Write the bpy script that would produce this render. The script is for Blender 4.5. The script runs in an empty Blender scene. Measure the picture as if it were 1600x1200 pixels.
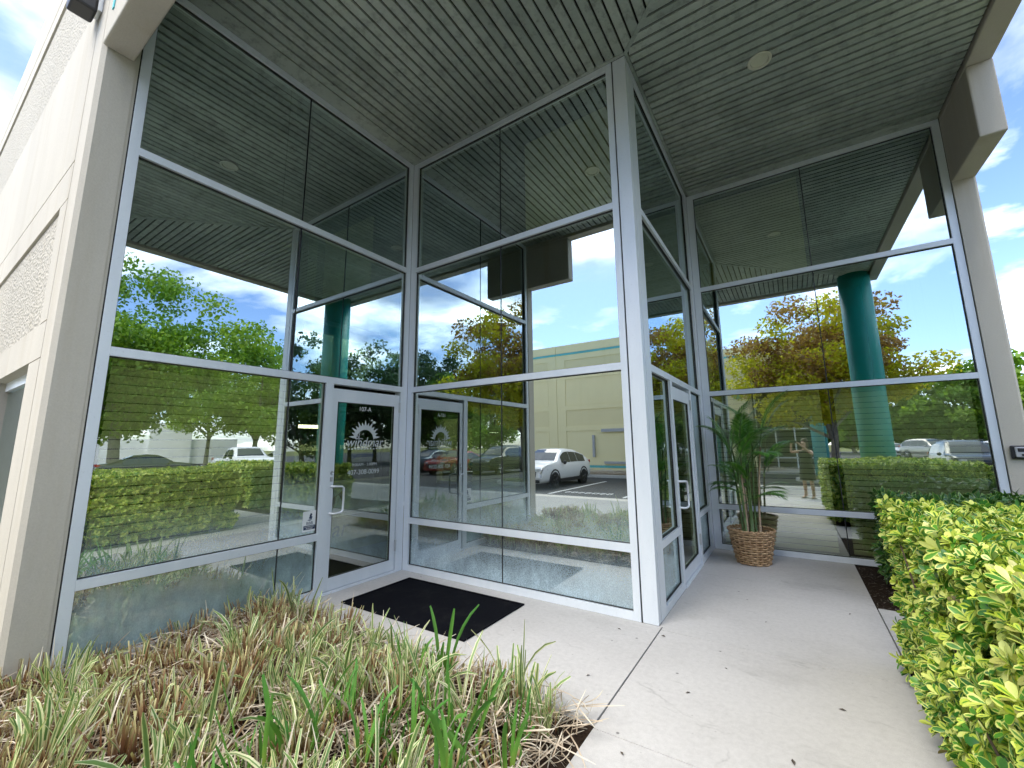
import bpy, math, random
import numpy as np
from mathutils import Matrix, Vector
R = math.radians
PI = math.pi
sc = bpy.context.scene
COL = sc.collection
rng = np.random.default_rng(7)
random.seed(7)

# ------------------------------------------------------------------ camera
cam_d = bpy.data.cameras.new('camera')
cam = bpy.data.objects.new('camera', cam_d)
COL.objects.link(cam)
cam_d.sensor_fit = 'HORIZONTAL'
cam_d.sensor_width = 36.0
cam_d.lens = 651.24 / 1600 * 36
cam_d.shift_x = -7.296 / 1600
cam_d.shift_y = -10.22 / 1600
cam_d.clip_start = 0.02
cam_d.clip_end = 2000
_yaw, _pit, _rol = 0.5762, 0.1602, -0.0118
_f = Vector((-math.sin(_yaw) * math.cos(_pit), math.cos(_yaw) * math.cos(_pit), math.sin(_pit)))
_r = Vector((math.cos(_yaw), math.sin(_yaw), 0))
_u = _r.cross(_f)
_r2 = _r * math.cos(_rol) + _u * math.sin(_rol)
_u2 = -_r * math.sin(_rol) + _u * math.cos(_rol)
cam.matrix_world = Matrix((( _r2.x, _u2.x, -_f.x, 0), (_r2.y, _u2.y, -_f.y, 0), (_r2.z, _u2.z, -_f.z, 1.6), (0, 0, 0, 1)))
sc.camera = cam

# ------------------------------------------------------------------ light
SUN_EL, SUN_AZ = 52.0, -108.0        # azimuth measured from +X towards +Y: the sun stands behind the camera
world = bpy.data.worlds.new('World')
sc.world = world
world.use_nodes = True
wn, wl = world.node_tree.nodes, world.node_tree.links
wn.clear()
w_out = wn.new('ShaderNodeOutputWorld')
w_bg = wn.new('ShaderNodeBackground')
w_bg.inputs['Strength'].default_value = 0.11
sky = wn.new('ShaderNodeTexSky')
sky.sky_type = 'NISHITA'
sky.sun_disc = False
sky.sun_elevation = R(SUN_EL)
sky.sun_rotation = R(90 - SUN_AZ)
sky.air_density = 1.0
sky.dust_density = 0.6
sky.ozone_density = 1.6
w_tc = wn.new('ShaderNodeTexCoord')
w_sep = wn.new('ShaderNodeSeparateXYZ')
wl.new(w_tc.outputs['Generated'], w_sep.inputs[0])
def wmath(op, a, b=None):
    n = wn.new('ShaderNodeMath'); n.operation = op
    for i, v in enumerate((a, b)):
        if v is None: continue
        if isinstance(v, (int, float)): n.inputs[i].default_value = v
        else: wl.new(v, n.inputs[i])
    return n.outputs[0]
_zz = wmath('ADD', wmath('MAXIMUM', w_sep.outputs[2], 0.0), 0.16)
w_comb = wn.new('ShaderNodeCombineXYZ')
wl.new(wmath('DIVIDE', w_sep.outputs[0], _zz), w_comb.inputs[0])
wl.new(wmath('DIVIDE', w_sep.outputs[1], _zz), w_comb.inputs[1])
w_comb.inputs[2].default_value = 25.2
w_n1 = wn.new('ShaderNodeTexNoise')
w_n1.inputs['Scale'].default_value = 0.95
w_n1.inputs['Detail'].default_value = 9
w_n1.inputs['Roughness'].default_value = 0.56
w_n1.inputs['Distortion'].default_value = 0.25
wl.new(w_comb.outputs[0], w_n1.inputs['Vector'])
w_r1 = wn.new('ShaderNodeValToRGB')
w_r1.color_ramp.elements[0].position = 0.455
w_r1.color_ramp.elements[1].position = 0.68
wl.new(w_n1.outputs['Fac'], w_r1.inputs['Fac'])
w_n2 = wn.new('ShaderNodeTexNoise')
w_n2.inputs['Scale'].default_value = 2.2
w_n2.inputs['Detail'].default_value = 6
wl.new(w_comb.outputs[0], w_n2.inputs['Vector'])
w_r2 = wn.new('ShaderNodeValToRGB')           # cloud body: soft grey folds to white
w_r2.color_ramp.elements[0].position = 0.34
w_r2.color_ramp.elements[0].color = (1.5, 1.62, 1.8, 1)
w_r2.color_ramp.elements[1].position = 0.60
w_r2.color_ramp.elements[1].color = (7.4, 7.35, 7.2, 1)
wl.new(w_n2.outputs['Fac'], w_r2.inputs['Fac'])
w_mix = wn.new('ShaderNodeMix'); w_mix.data_type = 'RGBA'
wl.new(w_r1.outputs['Color'], w_mix.inputs['Factor'])
w_gain = wn.new('ShaderNodeMix'); w_gain.data_type = 'RGBA'; w_gain.blend_type = 'MULTIPLY'
w_gain.inputs['Factor'].default_value = 1.0
w_gain.inputs['B'].default_value = (0.31, 0.335, 0.40, 1)
wl.new(sky.outputs[0], w_gain.inputs['A'])
wl.new(w_gain.outputs['Result'], w_mix.inputs['A'])
wl.new(w_r2.outputs['Color'], w_mix.inputs['B'])
wl.new(w_mix.outputs['Result'], w_bg.inputs['Color'])
wl.new(w_bg.outputs[0], w_out.inputs['Surface'])

sun_d = bpy.data.lights.new('sun', 'SUN')
sun_d.energy = 0.5
sun_d.angle = R(40)
sun_d.color = (1.0, 0.93, 0.80)
sun = bpy.data.objects.new('sun', sun_d)
COL.objects.link(sun)
_sd = Vector((math.cos(R(SUN_EL)) * math.cos(R(SUN_AZ)), math.cos(R(SUN_EL)) * math.sin(R(SUN_AZ)), math.sin(R(SUN_EL))))
sun.rotation_euler = _sd.to_track_quat('Z', 'Y').to_euler()

sc.view_settings.view_transform = 'Standard'
sc.view_settings.look = 'None'
sc.view_settings.exposure = 3.05
sc.view_settings.gamma = 1.0
sc.view_settings.use_curve_mapping = False
sc.render.engine = 'CYCLES'
sc.cycles.max_bounces = 12
sc.cycles.diffuse_bounces = 4
sc.cycles.glossy_bounces = 6
sc.cycles.transmission_bounces = 6
sc.cycles.transparent_max_bounces = 16
sc.cycles.caustics_reflective = False
sc.cycles.caustics_refractive = False
sc.cycles.use_denoising = True
sc.cycles.sample_clamp_indirect = 6.0

# ------------------------------------------------------------------ materials
class NT:
    def __init__(s, name):
        s.m = bpy.data.materials.new(name); s.m.use_nodes = True
        s.n, s.l = s.m.node_tree.nodes, s.m.node_tree.links
        s.n.clear()
        s.out = s.n.new('ShaderNodeOutputMaterial')
    def new(s, t, **kw):
        n = s.n.new(t)
        for k, v in kw.items(): setattr(n, k, v)
        return n
    def link(s, a, b): s.l.new(a, b)
    def noise(s, scale, detail=4, rough=0.55, vec=None, stretch=None):
        n = s.n.new('ShaderNodeTexNoise')
        n.inputs['Scale'].default_value = scale
        n.inputs['Detail'].default_value = detail
        n.inputs['Roughness'].default_value = rough
        if vec is None:
            vec = s.n.new('ShaderNodeTexCoord').outputs['Object']
        if stretch:
            mp = s.n.new('ShaderNodeMapping'); mp.inputs['Scale'].default_value = stretch
            s.l.new(vec, mp.inputs['Vector']); vec = mp.outputs[0]
        s.l.new(vec, n.inputs['Vector'])
        return n.outputs['Fac']
    def ramp(s, fac, stops, interp='LINEAR'):
        r = s.n.new('ShaderNodeValToRGB'); cr = r.color_ramp; cr.interpolation = interp
        while len(cr.elements) < len(stops): cr.elements.new(0.5)
        for e, (p, c) in zip(cr.elements, stops):
            e.position = p; e.color = (c[0], c[1], c[2], 1) if not isinstance(c, (int, float)) else (c, c, c, 1)
        s.l.new(fac, r.inputs['Fac'])
        return r.outputs['Color']
    def mix(s, fac, a, b, mode='MIX'):
        n = s.n.new('ShaderNodeMix'); n.data_type = 'RGBA'; n.blend_type = mode
        for k, v in (('Factor', fac), ('A', a), ('B', b)):
            if isinstance(v, (int, float)): n.inputs[k].default_value = v if k == 'Factor' else (v, v, v, 1)
            elif isinstance(v, tuple): n.inputs[k].default_value = (*v[:3], 1)
            else: s.l.new(v, n.inputs[k])
        return n.outputs['Result']
    def math(s, op, a, b=None):
        n = s.n.new('ShaderNodeMath'); n.operation = op; n.use_clamp = False
        for i, v in enumerate((a, b)):
            if v is None: continue
            if isinstance(v, (int, float)): n.inputs[i].default_value = v
            else: s.l.new(v, n.inputs[i])
        return n.outputs[0]
    def bump(s, h, strength=0.3, dist=0.01):
        b = s.n.new('ShaderNodeBump'); b.inputs['Strength'].default_value = strength
        b.inputs['Distance'].default_value = dist
        s.l.new(h, b.inputs['Height']); return b.outputs[0]
    def bsdf(s, col, rough=0.6, metal=0.0, normal=None, spec=0.5, **kw):
        p = s.n.new('ShaderNodeBsdfPrincipled')
        if isinstance(col, tuple): p.inputs['Base Color'].default_value = (*col[:3], 1)
        else: s.l.new(col, p.inputs['Base Color'])
        if isinstance(rough, (int, float)): p.inputs['Roughness'].default_value = rough
        else: s.l.new(rough, p.inputs['Roughness'])
        p.inputs['Metallic'].default_value = metal
        p.inputs['Specular IOR Level'].default_value = spec
        if normal is not None: s.l.new(normal, p.inputs['Normal'])
        for k, v in kw.items(): p.inputs[k].default_value = v
        return p.outputs[0]
    def done(s, sh):
        s.l.new(sh, s.out.inputs['Surface']); return s.m

def simple(name, col, rough=0.6, metal=0.0, var=0.12, scale=6.0, spec=0.5, bump=0.0, bscale=60):
    t = NT(name)
    n = t.noise(scale, 5)
    c = t.ramp(n, [(0.3, tuple(x * (1 - var) for x in col)), (0.7, tuple(min(1, x * (1 + var)) for x in col))])
    nm = t.bump(t.noise(bscale, 3), bump, 0.004) if bump else None
    return t.done(t.bsdf(c, rough, metal, nm, spec))

def emit(name, col, st):
    t = NT(name)
    e = t.new('ShaderNodeEmission'); e.inputs['Color'].default_value = (*col, 1); e.inputs['Strength'].default_value = st
    return t.done(e.outputs[0])

def mat_stucco(name, col, stipple=False, dirt=0.18):
    t = NT(name)
    big = t.noise(0.9, 6, 0.6, stretch=(1, 1, 0.35))
    fine = t.noise(85, 3)
    drip = t.noise(3.2, 5, 0.65, stretch=(1, 1, 0.07))
    c = t.ramp(big, [(0.25, tuple(x * (1 - dirt) for x in col)), (0.6, col), (0.85, tuple(min(1, x * 1.05) for x in col))])
    c = t.mix(0.25, c, t.ramp(fine, [(0.3, tuple(x * 0.8 for x in col)), (0.7, tuple(min(1, x * 1.1) for x in col))]))
    c = t.mix(t.ramp(drip, [(0.52, 0.0), (0.75, 0.38 if dirt > .1 else 0.12)]), c, tuple(x * y for x, y in zip(col, (0.72, 0.66, 0.52))))
    if stipple:
        v = t.new('ShaderNodeTexVoronoi'); v.inputs['Scale'].default_value = 34
        t.link(t.new('ShaderNodeTexCoord').outputs['Object'], v.inputs['Vector'])
        nm = t.bump(v.outputs['Distance'], 0.9, 0.02)
        c = t.mix(0.3, c, t.ramp(v.outputs['Distance'], [(0.1, tuple(min(1, x * 1.12) for x in col)), (0.75, tuple(x * 0.62 for x in col))]))
    else:
        nm = t.bump(fine, 0.35, 0.004)
    return t.done(t.bsdf(c, 0.9, 0, nm, 0.2))

def mat_concrete(name, col, dark, seed=0.0, streak=True):
    t = NT(name)
    tc = t.new('ShaderNodeTexCoord').outputs['Object']
    mp = t.new('ShaderNodeMapping'); mp.inputs['Location'].default_value = (seed, seed * 1.7, 0); t.link(tc, mp.inputs[0])
    v = mp.outputs[0]
    b = t.noise(1.1, 7, 0.62, v); f = t.noise(28, 6, 0.7, v); g = t.noise(260, 2, 0.5, v)
    c = t.ramp(b, [(0.3, dark), (0.52, col), (0.8, tuple(min(1, x * 1.08) for x in col))])
    c = t.mix(0.5, c, t.ramp(f, [(0.28, tuple(x * 0.62 for x in col)), (0.6, col)]))
    c = t.mix(0.34, c, t.ramp(g, [(0.3, tuple(x * 0.6 for x in col)), (0.7, tuple(min(1, x * 1.15) for x in col))]))
    if streak:                                    # scuffs and dark spots
        s1 = t.noise(5.0, 4, 0.75, v, stretch=(0.6, 1.9, 1))
        c = t.mix(t.ramp(s1, [(0.62, 0.0), (0.76, 0.5)]), c, tuple(x * 0.42 for x in col))
        vo = t.new('ShaderNodeTexVoronoi'); vo.inputs['Scale'].default_value = 3.1; t.link(v, vo.inputs['Vector'])
        c = t.mix(t.ramp(vo.outputs['Distance'], [(0.022, 0.8), (0.040, 0.0)]), c, tuple(x * 0.2 for x in col))
        v2 = t.new('ShaderNodeTexVoronoi'); v2.inputs['Scale'].default_value = 8.3; t.link(v, v2.inputs['Vector'])
        c = t.mix(t.ramp(v2.outputs['Distance'], [(0.03, 0.45), (0.06, 0.0)]), c, tuple(x * 0.35 for x in col))
    if streak:
        dv = t.new('ShaderNodeMix'); dv.data_type = 'RGBA'; dv.blend_type = 'LINEAR_LIGHT'; dv.inputs['Factor'].default_value = 0.22
        t.link(v, dv.inputs['A']); nz = t.new('ShaderNodeTexNoise'); nz.inputs['Scale'].default_value = 2.5; nz.inputs['Detail'].default_value = 6; t.link(v, nz.inputs['Vector']); t.link(nz.outputs['Color'], dv.inputs['B'])
        ve = t.new('ShaderNodeTexVoronoi'); ve.feature = 'DISTANCE_TO_EDGE'; ve.inputs['Scale'].default_value = 0.33; t.link(dv.outputs['Result'], ve.inputs['Vector'])
        brk = t.ramp(t.noise(1.6, 4, 0.6, v), [(0.52, 0.0), (0.66, 0.45)])
        c = t.mix(t.math('MULTIPLY', t.ramp(ve.outputs['Distance'], [(0.0, 1.0), (0.003, 0.0)]), brk), c, tuple(x * 0.3 for x in col))
        st2 = t.noise(0.8, 6, 0.7, v, stretch=(1.0, 1.6, 1))
        c = t.mix(t.ramp(st2, [(0.55, 0.0), (0.8, 0.4)]), c, tuple(x * 0.5 for x in dark))
    nm = t.bump(t.mix(0.5, f, g), 0.22, 0.004)
    return t.done(t.bsdf(c, 0.88, 0, nm, 0.25))

def mat_soffit(name):
    t = NT(name)
    geo = t.new('ShaderNodeNewGeometry')
    pos = geo.outputs['Position']
    big = t.noise(0.55, 5, 0.6, pos)
    sp = t.noise(24, 6, 0.7, pos)
    c = t.ramp(big, [(0.36, (0.20, 0.245, 0.22)), (0.5, (0.46, 0.52, 0.46)), (0.66, (0.70, 0.74, 0.66))])
    oi = t.new('ShaderNodeObjectInfo')
    c = t.mix(0.5, c, t.ramp(oi.outputs['Random'], [(0.0, (0.34, 0.39, 0.35)), (1.0, (0.62, 0.67, 0.60))]))
    c = t.mix(t.ramp(sp, [(0.55, 0.0), (0.75, 0.45)]), c, (0.5, 0.5, 0.46))
    st = t.noise(0.8, 4, 0.7, pos)
    c = t.mix(t.ramp(st, [(0.54, 0.0), (0.72, 0.45)]), c, (0.10, 0.105, 0.095))
    mot = t.noise(7, 6, 0.8, pos)
    c = t.mix(t.ramp(mot, [(0.50, 0.0), (0.66, 0.55)]), c, (0.13, 0.14, 0.125))
    wet = t.noise(2.2, 5, 0.75, pos)
    c = t.mix(t.ramp(wet, [(0.5, 0.0), (0.7, 0.35)]), c, (0.10, 0.12, 0.11))
    return t.done(t.bsdf(c, 0.5, 0.25, t.bump(sp, 0.15, 0.003), 0.5))

def mat_glass(name, refl=0.52, rc=(0.90, 0.97, 0.96), tc=(0.84, 0.90, 0.56), dust=0.0, dust_z=(0, 1), dust_col=(0.50, 0.64, 0.68), speck=0.5):
    t = NT(name)
    lw = t.new('ShaderNodeLayerWeight'); lw.inputs['Blend'].default_value = 0.25
    fac = t.math('MINIMUM', t.math('ADD', t.math('MULTIPLY', lw.outputs['Facing'], 0.35), refl), 0.95)
    g = t.new('ShaderNodeBsdfGlossy'); g.inputs['Roughness'].default_value = 0.0
    g.inputs['Color'].default_value = (*rc, 1)
    wv = t.noise(0.55, 2, 0.4)                     # rolled glass is never quite flat
    t.link(t.bump(wv, 0.035, 0.02), g.inputs['Normal'])
    tr = t.new('ShaderNodeBsdfTransparent'); tr.inputs['Color'].default_value = (*tc, 1)
    mx = t.new('ShaderNodeMixShader')
    t.link(fac, mx.inputs[0]); t.link(tr.outputs[0], mx.inputs[1]); t.link(g.outputs[0], mx.inputs[2])
    sh = mx.outputs[0]
    if dust > 0:                                   # dried sprinkler spots and dust film
        d = t.new('ShaderNodeBsdfDiffuse'); d.inputs['Color'].default_value = (*dust_col, 1)
        geo = t.new('ShaderNodeNewGeometry')
        sx = t.new('ShaderNodeSeparateXYZ'); t.link(geo.outputs['Position'], sx.inputs[0])
        mr = t.new('ShaderNodeMapRange'); mr.inputs['From Min'].default_value = dust_z[0]; mr.inputs['From Max'].default_value = dust_z[1]
        mr.inputs['To Min'].default_value = 1.0; mr.inputs['To Max'].default_value = 0.0
        t.link(sx.outputs[2], mr.inputs['Value'])
        n1 = t.noise(2.2, 5, 0.65, geo.outputs['Position'])
        n2 = t.noise(120, 3, 0.7, geo.outputs['Position'], stretch=(1, 1, 0.6))
        n3 = t.noise(9, 5, 0.7, geo.outputs['Position'], stretch=(1, 1, 0.3))
        a = t.math('MULTIPLY', mr.outputs[0], t.ramp(n1, [(0.3, 0.45), (0.7, 1.0)]))
        b = t.math('MULTIPLY', a, t.ramp(n2, [(0.35, speck), (0.62, 1.0)]))
        b = t.math('MULTIPLY', b, t.ramp(n3, [(0.3, 0.72), (0.65, 1.0)]))
        b = t.math('MINIMUM', t.math('MULTIPLY', b, dust), 0.95)
        m2 = t.new('ShaderNodeMixShader')
        t.link(b, m2.inputs[0]); t.link(sh, m2.inputs[1]); t.link(d.outputs[0], m2.inputs[2])
        sh = m2.outputs[0]
    return t.done(sh)

def mat_clear(name):
    t = NT(name)
    tr = t.new('ShaderNodeBsdfTransparent'); tr.inputs['Color'].default_value = (0.96, 0.98, 0.96, 1)
    return t.done(tr.outputs[0])

def leaf_shader(t, c, rough=0.45, trans=0.35, spec=0.5):
    p = t.bsdf(c, rough, 0, None, spec)
    tl = t.new('ShaderNodeBsdfTranslucent')
    t.link(t.mix(1.0, c, (0.95, 1.0, 0.55), 'MULTIPLY'), tl.inputs['Color'])
    mx = t.new('ShaderNodeMixShader'); mx.inputs[0].default_value = trans
    t.link(p, mx.inputs[1]); t.link(tl.outputs[0], mx.inputs[2])
    return t.done(mx.outputs[0])

def mat_leaf(name, stops, rough=0.5, trans=0.35):
    t = NT(name)
    geo = t.new('ShaderNodeNewGeometry')
    c = t.ramp(geo.outputs['Random Per Island'], stops)
    big = t.noise(0.7, 3, 0.5)
    c = t.mix(0.35, c, t.ramp(big, [(0.35, tuple(x * 0.6 for x in stops[0][1])), (0.65, stops[-1][1])]))
    return leaf_shader(t, c, rough, trans)

def mat_varieg(name, green, green2, cream, cream2, lo=0.42, hi=0.52, some=0.25):
    """a leaf with a pale margin; the attribute edge runs 0 (midrib) to 1 (margin)"""
    t = NT(name)
    at = t.new('ShaderNodeAttribute'); at.attribute_name = 'edge'
    geo = t.new('ShaderNodeNewGeometry')
    r = geo.outputs['Random Per Island']
    g = t.ramp(r, [(0.0, green), (1.0, green2)])
    w = t.ramp(t.math('FRACT', t.math('MULTIPLY', r, 7.31)), [(0.0, cream), (1.0, cream2)])
    e = t.math('ADD', at.outputs['Fac'], t.math('MULTIPLY', t.math('SUBTRACT', t.noise(40, 2), 0.5), 0.3))
    sh = t.math('MULTIPLY', t.math('SUBTRACT', t.math('FRACT', t.math('MULTIPLY', r, 3.77)), 0.5), some * 2)
    f = t.ramp(t.math('ADD', e, sh), [(lo, 0.0), (hi, 1.0)])
    dead = t.ramp(t.math('FRACT', t.math('MULTIPLY', r, 23.7)), [(0.990, 0.0), (0.994, 1.0)])
    return leaf_shader(t, t.mix(dead, t.mix(f, g, w), (0.24, 0.19, 0.08)), 0.38, 0.25)

def mat_blade(name, stops, trans=0.25):
    t = NT(name)
    at = t.new('ShaderNodeAttribute'); at.attribute_name = 'along'
    geo = t.new('ShaderNodeNewGeometry')
    v = t.math('ADD', at.outputs['Fac'], t.math('MULTIPLY', t.math('SUBTRACT', geo.outputs['Random Per Island'], 0.5), 0.55))
    return leaf_shader(t, t.ramp(v, stops), 0.6, trans)

M = {}
M['stucco'] = mat_stucco('painted stucco', (0.56, 0.525, 0.45))
M['stucco_rough'] = mat_stucco('aggregate stucco', (0.54, 0.505, 0.43), True)
M['stucco_far'] = mat_stucco('wall paint plus glass tint', (0.90, 0.81, 0.48), False, 0.06)  # office paint with the yellow tint of the glass put into its colour
M['stucco_far2'] = mat_stucco('aggregate paint plus glass tint', (0.84, 0.75, 0.44), False, 0.06)  # the glass tint is mixed into this colour too
M['teal'] = simple('teal paint', (0.005, 0.30, 0.25), 0.45, 0, 0.06, 1.5)
M['teal_light'] = simple('turquoise paint', (0.12, 0.52, 0.55), 0.55, 0, 0.06, 1.5)
M['alu'] = None
def _alu():
    t = NT('mill aluminium frame')
    n = t.noise(3.0, 5, 0.6, stretch=(1, 1, 0.25)); f = t.noise(60, 3)
    c = t.ramp(n, [(0.3, (0.66, 0.72, 0.78)), (0.7, (0.77, 0.82, 0.87))])
    c = t.mix(t.ramp(f, [(0.62, 0.0), (0.8, 0.35)]), c, (0.42, 0.45, 0.48))
    return t.done(t.bsdf(c, 0.40, 0.1, None, 0.5))
M['alu'] = _alu()
M['seal'] = simple('black silicone', (0.012, 0.013, 0.014), 0.55, 0, 0.1)
M['soffit'] = mat_soffit('weathered metal soffit board')
M['void'] = simple('dark plenum', (0.012, 0.012, 0.012), 0.9, 0, 0.1)
M['glass'] = mat_glass('reflective tinted glass', 0.57, rc=(0.82, 0.94, 0.98))
M['glass_blind'] = mat_glass('tinted lower glass', 0.50, tc=(0.94, 1.0, 0.66))
M['glass_blind_dust'] = mat_glass('tinted lower glass with dust', 0.50, tc=(0.94, 1.0, 0.62), dust=0.8, dust_z=(0.6, 1.15))
M['glass_low'] = mat_glass('tinted glass with light dust', 0.60, dust=0.9, dust_z=(0.6, 1.2))
M['glass_kick'] = mat_glass('dusty tinted glass near the ground', 0.50, dust=1.7, dust_z=(-0.3, 0.95), dust_col=(0.46, 0.62, 0.63), speck=0.8)
M['glass_kick_spotted'] = mat_glass('spotted tinted glass near the ground', 0.52, dust=1.7, dust_z=(-0.02, 0.62), dust_col=(0.46, 0.60, 0.68), speck=0.5)
M['glass_door'] = mat_glass('door glass', 0.30, tc=(0.72, 0.78, 0.58))
M['clear'] = mat_clear('inner glass face')
M['pave'] = mat_concrete('pale walkway concrete', (0.58, 0.57, 0.555), (0.43, 0.42, 0.405), 3.0)
M['pave2'] = mat_concrete('grey sidewalk concrete', (0.36, 0.36, 0.34), (0.27, 0.27, 0.25), 9.0)
M['kerb'] = mat_concrete('kerb concrete', (0.58, 0.56, 0.5), (0.42, 0.4, 0.36), 5.0)
M['asphalt'] = mat_concrete('asphalt', (0.075, 0.076, 0.075), (0.05, 0.05, 0.05), 2.0, False)
M['paint'] = simple('white road paint', (0.74, 0.74, 0.72), 0.7, 0, 0.12, 14)
M['soil'] = simple('dark mulch', (0.03, 0.02, 0.014), 0.95, 0, 0.6, 40, 0.1, 0.8, 50)
M['lawn'] = simple('dry lawn', (0.16, 0.17, 0.06), 0.95, 0, 0.35, 1.2, 0.1, 0.6, 40)
M['mat'] = simple('black rubber mat', (0.004, 0.0045, 0.007), 0.9, 0, 0.3, 20, 0.06, 0.4, 220)
def _mat():
    t = NT('ribbed black mat')
    n = t.noise(55, 3, 0.6); d = t.noise(3.5, 5, 0.7)
    c = t.mix(t.ramp(d, [(0.5, 0.0), (0.75, 0.5)]), (0.004, 0.0045, 0.007), (0.02, 0.02, 0.02))
    c = t.mix(t.ramp(n, [(0.70, 0.0), (0.76, 0.6)]), c, (0.10, 0.095, 0.085))
    return t.done(t.bsdf(c, 0.92, 0, t.bump(t.noise(160, 2), 0.6, 0.004), 0.06))
M['mat'] = _mat()
M['white'] = simple('white plastic', (0.78, 0.78, 0.76), 0.5, 0, 0.04)
M['lamp_ring'] = simple('cream lamp ring', (0.62, 0.63, 0.52), 0.45, 0, 0.05)
M['lamp_in'] = simple('lamp reflector', (0.62, 0.63, 0.50), 0.35, 0.0, 0.05)
M['blind'] = simple('off white blind slat', (0.86, 0.86, 0.78), 0.6, 0, 0.03, 4)
M['shade'] = simple('pale backing sheet', (0.80, 0.78, 0.50), 0.8, 0, 0.05, 2)  # for the sheets added to lighten two top panes
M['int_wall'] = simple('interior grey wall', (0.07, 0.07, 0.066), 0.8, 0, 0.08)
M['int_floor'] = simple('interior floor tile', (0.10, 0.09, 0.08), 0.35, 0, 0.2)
M['desk'] = simple('grey green desk laminate', (0.42, 0.48, 0.46), 0.5, 0, 0.05)
M['desk_dark'] = simple('olive desk panel', (0.26, 0.24, 0.10), 0.5, 0, 0.1)
M['ink'] = simple('dark lettering', (0.02, 0.02, 0.022), 0.5, 0, 0.1)
M['vinyl'] = simple('pale grey window vinyl', (0.55, 0.60, 0.60), 0.7, 0, 0.04)
M['white_vinyl'] = simple('white window vinyl', (0.8, 0.82, 0.82), 0.7, 0, 0.03)
M['navy'] = simple('navy print', (0.012, 0.035, 0.09), 0.6, 0, 0.1)
M['light_panel'] = emit('fluorescent panel', (1.0, 0.97, 0.86), 0.7)
M['warm_panel'] = emit('warm ceiling light', (1.0, 0.86, 0.55), 0.32)
M['steel'] = simple('brushed steel', (0.6, 0.62, 0.64), 0.3, 0.9, 0.08)
M['pull'] = simple('satin pull bar', (0.74, 0.77, 0.8), 0.32, 0.4, 0.05)
M['black_plastic'] = simple('black plastic', (0.015, 0.015, 0.018), 0.4, 0, 0.15)
M['key_grey'] = simple('grey plastic cover', (0.42, 0.43, 0.44), 0.45, 0, 0.05)
M['bark'] = simple('grey bark', (0.21, 0.19, 0.16), 0.95, 0, 0.35, 9, 0.1, 0.8, 40)
M['bark_dark'] = simple('dark bark', (0.10, 0.085, 0.07), 0.95, 0, 0.35, 9, 0.1, 0.8, 40)
M['twig'] = simple('hedge twig', (0.10, 0.075, 0.05), 0.9, 0, 0.3, 20)
M['core'] = simple('hedge light block', (0.020, 0.026, 0.012), 1.0, 0, 0.5, 25, 0.05)  # dark colour of the added core that blocks light in the hedges
M['leaf_oak'] = mat_leaf('oak leaves', [(0.0, (0.07, 0.18, 0.014)), (0.6, (0.15, 0.33, 0.022)), (1.0, (0.28, 0.46, 0.04))], 0.5, 0.45)
M['leaf_lime'] = mat_leaf('light green leaves', [(0.0, (0.13, 0.26, 0.016)), (0.6, (0.25, 0.43, 0.028)), (1.0, (0.40, 0.54, 0.05))], 0.5, 0.45)
M['leaf_dark'] = mat_leaf('dark green leaves', [(0.0, (0.022, 0.06, 0.022)), (0.6, (0.04, 0.095, 0.032)), (1.0, (0.07, 0.14, 0.045))])
M['leaf_gold'] = mat_leaf('yellow green leaves', [(0.0, (0.42, 0.46, 0.02)), (0.5, (0.62, 0.62, 0.03)), (1.0, (0.80, 0.66, 0.06))], 0.5, 0.68)
M['leaf_rust'] = mat_leaf('rusty brown leaves', [(0.0, (0.22, 0.11, 0.06)), (0.6, (0.40, 0.22, 0.09)), (1.0, (0.62, 0.42, 0.09))], 0.5, 0.6)
M['varieg'] = mat_varieg('variegated hedge leaf', (0.03, 0.15, 0.02), (0.13, 0.36, 0.04), (0.56, 0.68, 0.06), (0.84, 0.86, 0.28), 0.40, 0.52, 0.70)
M['leaf_shrub'] = mat_varieg('dark shrub leaf', (0.02, 0.09, 0.02), (0.06, 0.19, 0.035), (0.20, 0.36, 0.07), (0.32, 0.45, 0.12), 0.7, 0.95, 0.15)
M['blade_var'] = mat_varieg('cream edged blade', (0.10, 0.22, 0.06), (0.24, 0.36, 0.12), (0.66, 0.68, 0.32), (0.82, 0.81, 0.55), 0.40, 0.52, 0.25)
M['blade_green'] = mat_blade('fresh green blade', [(0.0, (0.30, 0.38, 0.06)), (0.3, (0.13, 0.30, 0.04)), (1.0, (0.09, 0.27, 0.045))])
M['blade_stub'] = mat_blade('clipped brown stub', [(0.0, (0.04, 0.018, 0.010)), (0.4, (0.20, 0.085, 0.04)), (0.68, (0.30, 0.18, 0.085)), (1.0, (0.62, 0.57, 0.29))], 0.1)
M['straw'] = mat_blade('dry straw', [(0.0, (0.34, 0.26, 0.18)), (0.5, (0.56, 0.46, 0.35)), (1.0, (0.78, 0.71, 0.58))], 0.1)
M['palm'] = mat_leaf('palm leaflet', [(0.0, (0.04, 0.18, 0.02)), (0.6, (0.10, 0.32, 0.04)), (1.0, (0.24, 0.48, 0.07))], 0.4, 0.25)
M['palm_stem'] = simple('palm cane', (0.10, 0.17, 0.05), 0.5, 0, 0.4, 12)
M['palm_dry'] = simple('dry palm sheath', (0.45, 0.33, 0.22), 0.8, 0, 0.25, 12)
def _wicker():
    t = NT('wicker')
    geo = t.new('ShaderNodeNewGeometry')
    c = t.ramp(geo.outputs['Random Per Island'], [(0.0, (0.34, 0.20, 0.10)), (0.5, (0.50, 0.32, 0.17)), (1.0, (0.62, 0.43, 0.25))])
    c = t.mix(0.5, c, t.ramp(t.noise(14, 4), [(0.3, (0.22, 0.12, 0.06)), (0.7, (0.62, 0.44, 0.26))]))
    return t.done(t.bsdf(c, 0.55, 0, None, 0.4))
M['wicker'] = _wicker()
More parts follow.
